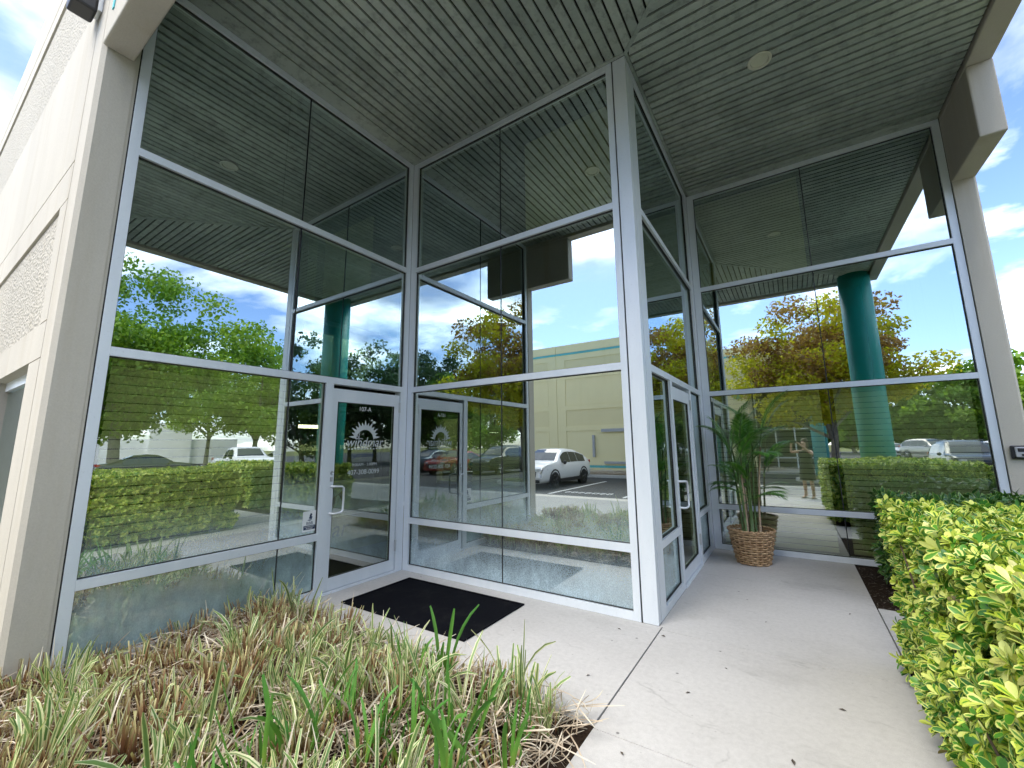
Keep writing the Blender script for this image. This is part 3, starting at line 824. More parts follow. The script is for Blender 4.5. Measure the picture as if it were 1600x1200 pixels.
o = text('lettering', 'BUSINESS', .018, M['white_vinyl'], (.0014, 0, .024), RA, None); o.parent = stk

# interior -------------------------------------------------------------------
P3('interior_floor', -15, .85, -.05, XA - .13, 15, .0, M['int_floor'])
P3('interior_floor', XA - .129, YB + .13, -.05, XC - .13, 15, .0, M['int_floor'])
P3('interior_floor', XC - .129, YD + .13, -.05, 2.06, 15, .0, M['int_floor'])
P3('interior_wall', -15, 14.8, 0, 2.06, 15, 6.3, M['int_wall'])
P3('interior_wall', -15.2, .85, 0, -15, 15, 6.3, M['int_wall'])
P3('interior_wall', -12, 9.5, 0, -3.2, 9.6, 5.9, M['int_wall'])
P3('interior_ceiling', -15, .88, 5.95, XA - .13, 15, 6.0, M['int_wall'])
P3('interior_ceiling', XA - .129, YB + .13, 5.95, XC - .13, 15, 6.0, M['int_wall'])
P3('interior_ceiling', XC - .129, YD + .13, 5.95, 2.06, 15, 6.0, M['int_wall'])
for (x, y, z, w, l, mt) in ((-6.2, 4.36, 2.42, .5, .28, 'warm_panel'), (-6.1, 5.02, 2.40, .5, .24, 'warm_panel'), (-8.6, 5.1, 2.0, .02, .5, 'light_panel')):
    P3('ceiling_light', x - w / 2, y - l / 2, z, x + w / 2, y + l / 2, z + (.03 if w > .1 else .07), M[mt])
desk = empty('reception_desk', (-5.9, 3.9, 0), 0, 'grey reception desk with lettering seen through the entrance door', 'desk')
MB().box(-6.0, 2.4, .62, -5.92, 5.6, 1.02).build('riser_panel', M['desk'], desk)
MB().box(-6.3, 2.38, 1.021, -5.86, 5.62, 1.055).build('counter_top', M['desk'], desk)
MB().box(-5.98, 2.4, .02, -5.91, 5.6, .585).build('front_panel', M['desk_dark'], desk)
MB().box(-6.0, 2.39, .586, -5.72, 5.61, .619).build('ledge', M['white'], desk)
text('lettering', 'windmar', .34, M['ink'], (-5.905, 3.62, .26), RA, desk, shear=.2)
bn = empty('bunting', (-5.9, 3.4, .85), 0, 'string of brown pennants hung across the reception desk', 'bunting')
cord = []
for k in range(9):
    t_ = k / 8; y = 3.05 + 1.1 * t_; z = 1.0 - .30 * (1 - (2 * t_ - .7) ** 2 * .55)
    cord.append((-5.88, y, z))
MB().tube(cord, .005, 5).build('cord', M['bunting'], bn)
for k in range(8):
    a, b = Vector(cord[k]), Vector(cord[k + 1])
    MB().prism([(a.y, a.z), (b.y - .02, b.z), ((a.y + b.y) / 2, (a.z + b.z) / 2 - .15)], -5.886, -5.882, 0, 'x').build('pennant', M['bunting'], bn)
# window blinds: every slat its own piece
def blind(w, u0, u1, z0, z1, label, d=-.17):
    ax, c, s = WALL[w]
    loc = (c + s * d, (u0 + u1) / 2, z0) if ax == 'x' else ((u0 + u1) / 2, c + s * d, z0)
    b = empty('window_blind', loc, 0, label, 'blind', 'blinds behind the lower panes')
    member_b = wbox(MB(), w, u0, u1, z1, z1 + .04, d - .03, d + .03); member_b.build('head_box', M['blind'], b)
    me = None; z = z0; k = 0
    while z < z1 - .02:
        if me is None:
            h, t_ = .062, .016
            m = MB()
            L = u1 - u0
            pr = [(-t_, 0), (-t_ + .004, -.003), (t_ + .004, h), (t_, h + .003)]
            if ax == 'x': m.prism([(p[0] * s, p[1]) for p in pr], -L / 2, L / 2, 0, 'y')
            else: m.prism([(p[0] * s, p[1]) for p in pr], -L / 2, L / 2, 0, 'x')
            me = m.mesh('slat', M['blind'])
        o = put('slat', me, b); o.location = (0, 0, z - z0); z += .0755; k += 1
    return b
blind('A', 1.0, 2.47, .78, 2.33, 'off white slatted blind behind the left window beside the entrance door')
blind('D', -1.0, .40, .09, 2.33, 'off white slatted blind behind the potted palm')
blind('D', .56, 1.93, .09, 2.33, 'off white slatted blind behind the dark shrubs beside the end wall')
# pale sheets added so two of the top panes look lighter
def shade(w, u0, u1, z0, z1, label):
    ax, c, s = WALL[w]; d = -.6
    loc = (c + s * d, (u0 + u1) / 2, z0) if ax == 'x' else ((u0 + u1) / 2, c + s * d, z0)
    e_ = empty('pale_backing', loc, 0, label, 'backing sheet', 'pale sheets added behind the top panes')
    wbox(MB(), w, u0, u1, z0, z1, d - .004, d).build('cloth', M['shade'], e_)
    wbox(MB(), w, u0, u1, z0 - .03, z0, d - .01, d + .006).build('backing_bar', M['white'], e_)
shade('B', -2.82, -1.32, R2T + .28, HEAD + .5, 'cream sheet added behind the top pane left of the corner post')
shade('D', -1.10, .48, R2T + .12, HEAD + .3, 'cream sheet added behind the top left pane over the potted palm')
hang = empty('hanging_cord', (XA - .2, 2.24, 4.05), 0, 'thin black cord with a hooked end hanging inside the left window', 'cord')
MB().tube([(XA - .2, 2.24, 5.9), (XA - .2, 2.24, 4.05), (XA - .2, 2.235, 3.5), (XA - .2, 2.20, 3.05)], .004, 5).build('cord', M['black_plastic'], hang)
MB().tube([(XA - .2, 2.20, 3.05), (XA - .2, 2.225, 3.0), (XA - .2, 2.25, 2.93), (XA - .2, 2.245, 2.72), (XA - .2, 2.2, 2.56), (XA - .2, 2.15, 2.5)], [.008, .013, .012, .009, .006, .003], 8).build('hook', M['black_plastic'], hang, True)

# small fixtures
cb = empty('wall_light', (-4.75, .55, 5.2), 0, 'dark box light mounted high on the left facade', 'wall light')
MB().box(-4.86, .44, 5.33, -4.66, .60, 5.62).build('housing', M['black_plastic'], cb, bevel=.02)
MB().box(-4.94, .46, 5.42, -4.865, .60, 5.60).build('side_glass', M['lamp_clear'], cb, bevel=.01)
MB().box(-4.83, .601, 5.38, -4.69, .632, 5.55).build('mount', M['steel'], cb)
lb = empty('key_lockbox', (2.18, 7.22, 1.40), 0, 'small black and grey key lockbox fixed on the right end wall', 'lockbox')
MB().box(2.105, 7.185, 1.375, 2.255, 7.229, 1.525).build('case', M['black_plastic'], lb, bevel=.014)
MB().box(2.13, 7.168, 1.392, 2.245, 7.186, 1.508).build('cover', M['key_grey'], lb, bevel=.008)
MB().box(2.15, 7.160, 1.455, 2.222, 7.169, 1.495).build('keypad', M['black_plastic'], lb, bevel=.004)
MB().box(2.175, 7.160, 1.41, 2.2, 7.169, 1.43).build('button', M['black_plastic'], lb, bevel=.003)
# entrance mat
mat = empty('door_mat', (-3.25, 3.35, 0), 0, 'black rubber door mat in front of the entrance door', 'mat')
MB().box(-.83, -.47, .002, .83, .47, .010).build('mat_body', M['mat'], mat, wc=False, bevel=.003)
for a in ((-.83, -.47, .83, -.44), (-.83, .44, .83, .47), (-.83, -.44, -.80, .44), (.80, -.44, .83, .44)):
    MB().box(a[0], a[1], .0102, a[2], a[3], .0150).build('mat_border', M['mat'], mat, wc=False)

for k, (x, y) in enumerate(((-1.42, 3.78), (-1.06, 3.84), (-.72, 3.1), (-.35, 4.6), (.1, 3.4), (-.15, 2.75), (-1.35, 2.95), (-.55, 3.55), (.3, 5.2), (-2.0, 2.75), (-3.0, 2.7), (-.9, 2.35), (-4.0, 3.93))):
    q = MB(); l = random.uniform(.012, .026); a = random.uniform(0, 6.28); w = l * .4
    P_ = lambda u, v, z: (x + u * math.cos(a) - v * math.sin(a), y + u * math.sin(a) + v * math.cos(a), z)
    q.face([P_(-l, 0, .003), P_(0, -w, .007), P_(0, 0, .003)]); q.face([P_(0, -w, .007), P_(l, 0, .005), P_(0, 0, .003)]); q.face([P_(l, 0, .005), P_(0, w, .009), P_(0, 0, .003)]); q.face([P_(0, w, .009), P_(-l, 0, .003), P_(0, 0, .003)])
    tag(q.build('dry_leaf', M['bark_dark']), 'small dark dry leaf lying on the pale concrete', 'leaf', 'dry leaves on the walkway')

# ------------------------------------------------------------------ basket and palm
bk = empty('wicker_basket', (-.58, 6.68, 0), 0, 'brown wicker basket planter on the walkway by the glass', 'basket')
H = .43
def brad(z): return .185 + .085 * (z / H) ** .8
wv = MB(); ns = 22; rows = 14
for r_ in range(rows):
    z = .018 + (H - .04) * r_ / (rows - 1)
    pts = []
    for k in range(ns * 2):
        th = 2 * PI * k / (ns * 2)
        off = .011 * (1 if (k // 2 + r_) % 2 == 0 else -1) * (1 if k % 2 == 0 else .2)
        rr = brad(z) + off
        pts.append((rr * math.cos(th), rr * math.sin(th), z + .003 * math.sin(3 * th + r_)))
    wv.tube(pts, .0135, 5, 0, True)
o = wv.build('weave', M['wicker'], bk, True, False); o['kind'] = 'stuff'
stake_me = None
for k in range(ns):
    th = 2 * PI * (k + .5) / ns
    m = MB().tube([((brad(z) + .002) * math.cos(th), (brad(z) + .002) * math.sin(th), z) for z in (0.005, .1, .2, .3, H)], .008, 5)
    m.build('stake', M['wicker'], bk, True, False)
rm = MB()
for p in range(2):
    pts = []
    for k in range(72):
        th = 2 * PI * k / 72; a = th * 14 + p * PI
        rr = brad(H) + .006 + .010 * math.cos(a)
        pts.append((rr * math.cos(th), rr * math.sin(th), H + .004 + .010 * math.sin(a)))
    rm.tube(pts, .0115, 6, 0, True)
rm.build('rim', M['wicker'], bk, True, False)
MB().lathe([(.10, .0), (brad(0) - .01, .0), (brad(.36) - .014, .36), (.15, .385), (.02, .395)], (0, 0, 0), 20).build('potting_soil', M['soil'], bk, True, False)

palm = empty('areca_palm', (-.58, 6.68, .38), 0, 'dark green areca palm standing in the wicker basket', 'potted palm')
def frond(base, az, length, lift, droop, nl=22, ll=.26):
    """returns leaflet arrays of one arching frond"""
    pts = []
    el = lift; p = Vector(base); seg = length / 14
    for k in range(15):
        pts.append(p.copy())
        d = Vector((math.cos(az) * math.cos(el), math.sin(az) * math.cos(el), math.sin(el)))
        p = p + d * seg; el -= droop / 14 * (0.35 + 1.3 * k / 14)
    side = Vector((-math.sin(az), math.cos(az), 0))
    m = MB().tube(pts, [.008 - .0055 * k / 14 for k in range(15)], 5, 1)
    for k in range(nl):
        t_ = .22 + .78 * k / (nl - 1); f_ = t_ * 14; i = min(int(f_), 13); q = pts[i].lerp(pts[i + 1], f_ - i)
        tan = (pts[i + 1] - pts[i]).normalized()
        L = ll * (math.sin(PI * (.12 + .80 * (t_ - .2) / .8)) * .8 + .25) * random.uniform(.85, 1.1)
        for sg_ in (-1, 1):
            nrm = tan.cross(side * sg_).normalized() * (sg_)
            d = (tan * (.62 + .35 * t_) + side * sg_ * (1.0 - .35 * t_) + Vector((0, 0, .28 - .1 * t_))).normalized()
            w = tan.cross(d).cross(d).normalized() * .0085
            g = Vector((0, 0, -1))
            prev = None
            ctr = [q, q + d * L * .35 + g * L * .03, q + d * L * .7 + g * L * .14, q + d * L + g * L * .34]
            ws = [.35, 1, .75, .05]
            i0 = len(m.v)
            for c_, ww in zip(ctr, ws): m.v += [tuple(c_ - w * ww), tuple(c_ + w * ww)]
            for j in range(3):
                m.f.append((i0 + 2 * j, i0 + 2 * j + 1, i0 + 2 * j + 3, i0 + 2 * j + 2)); m.m.append(0)
    return m
stems = []
for k in range(11):
    a = 2 * PI * k / 11 + random.uniform(-.3, .3); r0 = random.uniform(.03, .12); lean = random.uniform(.02, .12)
    h = random.uniform(.75, 1.22)
    p = [(r0 * math.cos(a) + lean * t_ ** 1.6 * math.cos(a), r0 * math.sin(a) + lean * t_ ** 1.6 * math.sin(a), h * t_) for t_ in (0, .3, .6, 1)]
    MB().tube(p, [.017, .014, .012, .010], 7).build('cane', M['palm_dry'] if k % 4 == 0 else M['palm_stem'], palm, True, False)
    stems.append((Vector(p[-1]), a, h))
fr = [(-.2, 1.25, 1.32, 1.05), (2.9, 1.1, 1.3, 1.2), (.25, 1.2, 1.1, 1.15), (1.5, 1.15, 1.35, 1.1), (-1.3, 1.1, 1.25, 1.2), (3.6, .9, 1.15, 1.4), (.1, .85, .75, 1.0), (-.6, 1.0, 1.0, 1.1),
      (2.5, .9, .9, 1.3), (3.3, .65, .45, 1.0), (-2.3, .85, 1.0, 1.3), (.7, 1.0, 1.1, 1.2), (-1.0, .6, .35, .9), (1.9, .75, .8, 1.2), (-.15, .6, .2, .7), (-2.7, .6, .4, 1.0), (-.35, 1.35, 1.42, .8), (3.0, 1.2, 1.42, .8), (.9, 1.3, 1.45, .7), (-.05, .75, .5, .8), (2.2, .6, .3, .9)]
for k, (az, ln, lift, droop) in enumerate(fr):
    bp, a, h = stems[k % len(stems)]
    b = Vector((bp.x, bp.y, bp.z * (1.0 if k < 8 else random.uniform(.5, .9))))
    frond(b, az, ln * .66, min(lift + .12, 1.48), droop * .95, 26, .25).build('frond', [M['palm'], M['palm_stem']], palm, True, False)

# ------------------------------------------------------------------ foliage tools
def rand_rot(n, tilt=1.0):
    """n random rotation matrices, tilted from +Z by up to tilt radians"""
    az = rng.uniform(0, 2 * PI, n); tl = rng.uniform(0, tilt, n); sp = rng.uniform(0, 2 * PI, n)
    def rot(axis, a):
        c, s = np.cos(a), np.sin(a); m = np.zeros((len(a), 3, 3)); i, j = {'x': (1, 2), 'y': (2, 0), 'z': (0, 1)}[axis]; k = 3 - i - j
        m[:, k, k] = 1; m[:, i, i] = c; m[:, j, j] = c; m[:, i, j] = -s; m[:, j, i] = s
        return m
    return rot('z', az) @ rot('y', tl) @ rot('z', sp)

def align(normals):
    """rotation taking +Z to each normal"""
    n = normals / np.linalg.norm(normals, axis=1, keepdims=True)
    ref = np.where(np.abs(n[:, 2:3]) < .9, np.array([[0, 0, 1.0]]), np.array([[1.0, 0, 0]]))
    a = np.cross(ref, n); a /= np.linalg.norm(a, axis=1, keepdims=True)
    b = np.cross(n, a)
    return np.stack([a, b, n], axis=2)

def rosette(nleaf, length, width, fine, seed):
    """whorl of obovate leaves around +Z; V, F(tri), edge"""
    rg = np.random.default_rng(seed)
    V, F, E = [], [], []
    ts = [0, .22, .45, .68, .88, 1.0] if fine else [0, .55, 1.0]
    ws = [.10, .38, .78, 1.0, .72, .0] if fine else [.15, 1.0, 0.0]
    for k in range(nleaf):
        az = 2 * PI * k / nleaf + rg.uniform(-.3, .3); el = rg.uniform(.05, .95); L = length * rg.uniform(.7, 1.15); W = width * rg.uniform(.8, 1.15)
        d = np.array([math.cos(az) * math.cos(el), math.sin(az) * math.cos(el), math.sin(el)])
        s_ = np.array([-math.sin(az), math.cos(az), 0]); up = np.cross(d, s_)
        up = up if up[2] > 0 else -up
        tw = rg.uniform(-.4, .4); s_ = s_ * math.cos(tw) + up * math.sin(tw)
        i0 = len(V); curl = rg.uniform(.05, .28); row = []
        for t_, w in zip(ts, ws):
            c = d * L * t_ - up * L * curl * t_ * t_
            if w == 0: row.append((len(V),)); V.append(c); E.append(.95)
            else:
                row.append((len(V), len(V) + 1, len(V) + 2))
                V += [c - s_ * W * w / 2 + up * W * .10 * w, c, c + s_ * W * w / 2 + up * W * .10 * w]; E += [1, 0.0 if t_ < .85 else .25, 1]
        for a, b in zip(row[:-1], row[1:]):
            if len(b) == 3:
                F += [(a[0], a[1], b[1]), (a[0], b[1], b[0]), (a[1], a[2], b[2]), (a[1], b[2], b[1])]
            else: F += [(a[0], a[1], b[0]), (a[1], a[2], b[0])]
    return np.array(V), np.array(F), np.array(E)

def scatter(protos, pos, rot, scale):
    """join copies of prototype (V,F,E) arrays into one"""
    Vs, Fs, Es = [], [], []; off = 0
    ids = rng.integers(0, len(protos), len(pos))
    for k, (V, F, E) in enumerate(protos):
        sel = np.where(ids == k)[0]
        if len(sel) == 0: continue
        W = np.einsum('nij,vj->nvi', rot[sel], V) * scale[sel][:, None, None] + pos[sel][:, None, :]
        n, v = W.shape[:2]
        Vs.append(W.reshape(-1, 3)); Es.append(np.tile(E, n))
        Fs.append((F[None] + (np.arange(n) * v)[:, None, None] + off).reshape(-1, F.shape[1])); off += n * v
    return np.concatenate(Vs), np.concatenate(Fs), np.concatenate(Es)

def hedge(name, x0, y0, x1, y1, ztop, dens, label, leafmat, leaf=(.085, .036), near=0, hole=None, group=None):
    base = ((x0 + x1) / 2, (y0 + y1) / 2, 0)
    h = empty(name, base, 0, label, 'hedge', group)
    core = MB()
    ins = .17
    nx, ny = max(3, int((x1 - x0) / .25)), max(3, int((y1 - y0) / .25))
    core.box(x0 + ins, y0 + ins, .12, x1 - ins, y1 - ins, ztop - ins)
    core.build('light_block_core', M['core'], h)  # dark box added inside to block light, not real branches
    # points on top and four sides
    faces = [('top', (x1 - x0) * (y1 - y0)), ('x0', (y1 - y0) * ztop), ('x1', (y1 - y0) * ztop), ('y0', (x1 - x0) * ztop), ('y1', (x1 - x0) * ztop)]
    P, Nn = [], []
    for f_, area in faces:
        n = int(area * dens)
        a, b = rng.uniform(0, 1, n), rng.uniform(0, 1, n)
        dep = rng.uniform(-.03, .19, n)
        z = .08 + (ztop - .08) * b
        bul = .03 * np.sin(a * 9) + .03 * np.sin(b * 7 + a * 5)
        dep = dep + bul
        if f_ == 'top':
            p = np.stack([x0 + (x1 - x0) * a, y0 + (y1 - y0) * b, ztop - dep * .8], 1); nn = np.tile([0, 0, 1.0], (n, 1))
        elif f_ in ('x0', 'x1'):
            sg_ = -1 if f_ == 'x0' else 1
            p = np.stack([(x0 + dep) if sg_ < 0 else (x1 - dep), y0 + (y1 - y0) * a, z], 1); nn = np.tile([sg_, 0, .55], (n, 1))
        else:
            sg_ = -1 if f_ == 'y0' else 1
            p = np.stack([x0 + (x1 - x0) * a, (y0 + dep) if sg_ < 0 else (y1 - dep), z], 1); nn = np.tile([0, sg_, .55], (n, 1))
        P.append(p); Nn.append(nn)
    P = np.concatenate(P); Nn = np.concatenate(Nn) + rng.normal(0, .42, (len(P), 3))
    if hole is not None:
        keep = np.hypot(P[:, 0] - hole[0], P[:, 1] - hole[1]) > hole[2]
        P, Nn = P[keep], Nn[keep]
    rot = align(Nn); spin = rng.uniform(0, 2 * PI, len(P))
    cs, sn = np.cos(spin), np.sin(spin); zr = np.zeros((len(P), 3, 3)); zr[:, 0, 0] = cs; zr[:, 1, 1] = cs; zr[:, 0, 1] = -sn; zr[:, 1, 0] = sn; zr[:, 2, 2] = 1
    rot = rot @ zr
    sc_ = rng.uniform(.55, 1.3, len(P))
    if near:
        dist = np.linalg.norm(P - np.array([0, 0, 1.6]), axis=1)
        vis = ((P[:, 2] > ztop - .14) | (P[:, 0] < x0 + .12)) & (P[:, 1] > 1.9)
        order = np.argsort(np.where(vis, dist, 99))[:near]
        fine = [rosette(8, leaf[0], leaf[1], True, 100 + k) for k in range(8)]
        mes = [np_mesh('leaf_rosette', V, F, leafmat, {'edge': E}) for V, F, E in fine]
        for i in order:
            o = put('leaf_rosette', mes[int(rng.integers(0, 8))], h)
            m = Matrix([[*rot[i][0], P[i][0] - base[0]], [*rot[i][1], P[i][1] - base[1]], [*rot[i][2], P[i][2]], [0, 0, 0, 1]])
            o.matrix_local = m @ Matrix.Scale(float(sc_[i]), 4)
        keep = np.ones(len(P), bool); keep[order] = False
        dist = dist[keep]; P, rot, sc_ = P[keep], rot[keep], sc_[keep]
        nf = dist < 5.5
        V1, F1, E1 = scatter(fine, P[nf], rot[nf], sc_[nf])
        V2, F2, E2 = scatter([rosette(7, leaf[0], leaf[1] * 1.1, False, 200 + k) for k in range(8)], P[~nf], rot[~nf], sc_[~nf]) if (~nf).any() else (np.zeros((0, 3)), np.zeros((0, 3), int), np.zeros(0))
        V, F, E = np.concatenate([V1, V2]), np.concatenate([F1, F2 + len(V1)]), np.concatenate([E1, E2])
    else:
        V, F, E = scatter([rosette(7, leaf[0], leaf[1] * 1.1, False, 200 + k) for k in range(8)], P, rot, sc_)
    o = put('foliage', np_mesh('foliage', V, F, leafmat, {'edge': E}), h, True); o['kind'] = 'stuff'
    tw = MB()
    for k in range(int(60 * (x1 - x0) * (y1 - y0) / 6)):
        a = (random.uniform(x0 + .05, x1 - .05), random.uniform(y0 + .05, y1 - .05), 0)
        if random.random() < .6: a = (x0 + random.uniform(.04, .16), a[1], 0)
        b = (a[0] + random.uniform(-.12, .12), a[1] + random.uniform(-.15, .15), random.uniform(.35, ztop - .1))
        c = ((a[0] + b[0]) / 2 + random.uniform(-.05, .05), (a[1] + b[1]) / 2, b[2] * .5)
        tw.tube([a, c, b], [.010, .008, .004], 5)
    o = tw.build('twigs', M['twig'], h); o.name = 'stem_mass'; o['kind'] = 'stuff'
    return h

hedge('clipped_hedge', .53, 1.30, 2.78, 4.22, 1.15, 950, 'clipped variegated yellow and green hedge in the right foreground beside the walkway', M['varieg'], (.055, .0245), 300, (1.735, 1.15, .40))
hedge('side_hedge', 2.95, 5.62, 5.6, 6.9, 1.16, 260, 'clipped yellow green hedge beyond the end wall across the side path', M['varieg'], (.09, .036))
hedge('glass_side_shrub', .80, 5.62, 2.9, 6.95, .94, 330, 'dark green leafy shrub row against the glass beside the end wall', M['leaf_shrub'], (.10, .036))

# fallen mulch chips in the strip
chips = []
for k in range(900):
    x, y = (random.uniform(.54, 1.2), random.uniform(5.53, 7.2)) if k < 450 else (random.uniform(-4.4, -1.13), random.uniform(0, 2.5))
    chips.append((x, y))
cm = MB()
for (x, y) in chips:
    a = random.uniform(0, PI); l, w = random.uniform(.006, .022), random.uniform(.002, .006)
    dx, dy = math.cos(a) * l, math.sin(a) * l; ex, ey = -math.sin(a) * w, math.cos(a) * w
    z = -.018 if x > 0 else -.028
    z += random.uniform(.004, .016); t_ = random.uniform(-.008, .008)
    cm.face([(x - dx - ex, y - dy - ey, z - t_), (x + dx - ex, y + dy - ey, z + t_), (x + dx + ex, y + dy + ey, z + t_ + .003), (x - dx + ex, y - dy + ey, z - t_ + .003)])
o = cm.build('mulch_chips', M['bark_dark']); tag(o, None, None, None, 'stuff'); o['label'] = 'loose brown mulch chips in the planting beds'

# ------------------------------------------------------------------ planting bed
def blades(n, r, L, W, lean, curve, cols=3, rows=5, blunt=.5, seed=0, zb=0.0):
    rg = np.random.default_rng(seed)
    V, F, E, A = [], [], [], []
    for k in range(n):
        a = rg.uniform(0, 2 * PI); rr = r * math.sqrt(rg.uniform(0, 1))
        bx, by = rr * math.cos(a), rr * math.sin(a)
        az = a + rg.normal(0, .9); le = abs(rg.normal(0, lean)); ln = rg.uniform(*L); w = rg.uniform(*W); cv = rg.uniform(0, curve)
        fa = rg.uniform(0, 2 * PI)
        p = np.array([bx, by, zb]); el = PI / 2 - le; i0 = len(V)
        s_ = np.array([math.cos(fa), math.sin(fa), 0])
        for j in range(rows):
            t_ = j / (rows - 1)
            d = np.array([math.cos(az) * math.cos(el), math.sin(az) * math.cos(el), math.sin(el)])
            sd = np.cross(d, s_); nn = np.linalg.norm(sd); sd = sd / nn if nn > .15 else np.array([-math.sin(az), math.cos(az), 0])
            ww = w * (.55 + .75 * math.sin(PI * min(t_ * .75 + .1, 1)) * .6) * (1 if t_ < .99 else blunt)
            up = np.cross(sd, d)
            if cols == 3:
                V += [p - sd * ww / 2 + up * ww * .18, p, p + sd * ww / 2 + up * ww * .18]; E += [1, 0, 1]; A += [t_] * 3
            else:
                V += [p - sd * ww / 2, p + sd * ww / 2]; E += [1, 1]; A += [t_] * 2
            p = p + d * ln / (rows - 1); el -= cv / (rows - 1) * (1 + 1.2 * t_)
        for j in range(rows - 1):
            for c_ in range(cols - 1):
                q = i0 + j * cols + c_
                F.append((q, q + 1, q + cols + 1, q + cols))
    return np.array(V), np.array(F), np.array(E), np.array(A)
def joinb(parts):
    V, F, E, A, MI = [], [], [], [], []; off = 0
    for (v, f, e, a), mi in parts:
        V.append(v); F.append(f + off); E.append(e); A.append(a); MI += [mi] * len(f); off += len(v)
    return np.concatenate(V), np.concatenate(F), np.concatenate(E), np.concatenate(A), MI
tuft_a, tuft_b, tuft_c = [], [], []
mats3 = [M['blade_stub'], M['blade_var'], M['blade_green'], M['straw']]
for s_ in range(7):
    p = [(blades(135, .12, (.06, .19), (.005, .012), .30, .25, 2, 3, .85, 10 + s_), 0), (blades(8, .11, (.12, .20), (.011, .017), .3, .4, 3, 4, .9, 30 + s_), 1), (blades(2 if s_ % 2 else 0, .07, (.22, .34), (.014, .020), .35, 1.0, 3, 6, .6, 50 + s_), 1),
         (blades(12, .17, (.10, .24), (.005, .010), 1.35, .7, 2, 4, .4, 70 + s_), 3)] if s_ % 2 else [(blades(135, .12, (.06, .19), (.005, .012), .30, .25, 2, 3, .85, 10 + s_), 0), (blades(8, .11, (.12, .20), (.011, .017), .3, .4, 3, 4, .9, 30 + s_), 1), (blades(12, .17, (.10, .24), (.005, .010), 1.35, .7, 2, 4, .4, 70 + s_), 3)]
    V, F, E, A, MI = joinb(p); tuft_a.append(np_mesh('clipped_tuft', V, F, mats3, {'edge': E, 'along': A}, True, MI))
    p = [(blades(60, .11, (.05, .15), (.005, .011), .36, .25, 2, 3, .85, 110 + s_), 0), (blades(36, .11, (.11, .25), (.011, .019), .34, .5, 3, 5, .8, 120 + s_), 1), (blades(3 if s_ % 2 else 5, .08, (.22, .42), (.013, .019), .32, 1.25, 3, 7, .45, 130 + s_), 1), (blades(16, .20, (.12, .28), (.005, .010), 1.35, .7, 2, 4, .4, 140 + s_), 3)]
    V, F, E, A, MI = joinb(p); tuft_b.append(np_mesh('variegated_tuft', V, F, mats3, {'edge': E, 'along': A}, True, MI))
    p = [(blades(45, .10, (.06, .14), (.009, .014), .36, .25, 2, 3, .95, 150 + s_), 0), (blades(10, .09, (.10, .20), (.011, .018), .3, .3, 3, 4, .85, 160 + s_), 2), (blades(5, .08, (.24, .40), (.016, .024), .26, .7, 3, 7, .6, 170 + s_), 2), (blades(16, .18, (.12, .28), (.005, .010), 1.35, .7, 2, 4, .4, 180 + s_), 3)]
    V, F, E, A, MI = joinb(p); tuft_c.append(np_mesh('green_tuft', V, F, mats3, {'edge': E, 'along': A}, True, MI))
yy = -.25; row = 0
while yy < 2.44:
    xx = -4.30 + (row % 2) * .11
    while xx < -1.2:
        x, y = xx + random.uniform(-.05, .05), yy + random.uniform(-.05, .05)
        edge_d = min(2.5 - y, -1.12 - x)
        g_ = (x > -2.35 and random.random() < .7) or False
        br = (x < -3.1 and random.random() < .65) or random.random() < .2
        if edge_d > .06 and random.random() < .90:
            if g_ and random.random() < .72: nm, me, lab, gr = 'green_grass_tuft', random.choice(tuft_c), 'tuft of fresh green strap leaves at the walkway corner of the planting bed', 'green strap leaf tufts in the planting bed'
            elif br: nm, me, lab, gr = 'clipped_grass_tuft', random.choice(tuft_a), 'tuft of brown clipped grass stubs in the planting bed below the left window', 'brown clipped grass tufts in the planting bed'
            else: nm, me, lab, gr = 'variegated_grass_tuft', random.choice(tuft_b), 'tuft of cream edged grass with dry straw in the planting bed', 'cream edged grass tufts in the planting bed'
            o = put(nm, me); tag(o, lab, 'grass', gr)
            s_ = random.uniform(.75, 1.35)
            o.location = (x, y, -.02 + .22 * min(edge_d, .5) * (.6 + .5 * math.sin(x * 4.1 + y * 2.3))); o.rotation_euler = (random.uniform(-.12, .12), random.uniform(-.12, .12), random.uniform(0, 6.28)); o.scale = (s_, s_, s_ * random.uniform(.9, 1.15))
        xx += .26
    yy += .235; row += 1
nst = 8500
sp = np.stack([rng.uniform(-4.42, -1.12, nst), rng.uniform(-.4, 2.5, nst), rng.uniform(-.02, .15, nst)], 1)
pr = [blades(1, .001, (.10, .26), (.004, .009), .05, .9, 2, 5, .4, 300 + k) for k in range(14)]
ids = rng.integers(0, 14, nst); rot = rand_rot(nst, .3)
lay = np.zeros((nst, 3, 3)); az = rng.uniform(0, 2 * PI, nst); tl = rng.normal(1.5, .13, nst)
c1, s1, c2, s2 = np.cos(az), np.sin(az), np.cos(tl), np.sin(tl)
lay[:, 0, 0] = c1 * c2; lay[:, 0, 1] = -s1; lay[:, 0, 2] = c1 * s2; lay[:, 1, 0] = s1 * c2; lay[:, 1, 1] = c1; lay[:, 1, 2] = s1 * s2; lay[:, 2, 0] = -s2; lay[:, 2, 2] = c2
Vs, Fs, As = [], [], []; off = 0
for k in range(nst):
    v, f, e, a = pr[ids[k]]
    Vs.append(v @ lay[k].T + sp[k]); Fs.append(f + off); As.append(a); off += len(v)
o = put('dry_straw', np_mesh('dry_straw', np.concatenate(Vs), np.concatenate(Fs), M['straw'], {'along': np.concatenate(As)}))
tag(o, 'dry straw lying between the grass tufts of the planting bed', None, None, 'stuff')

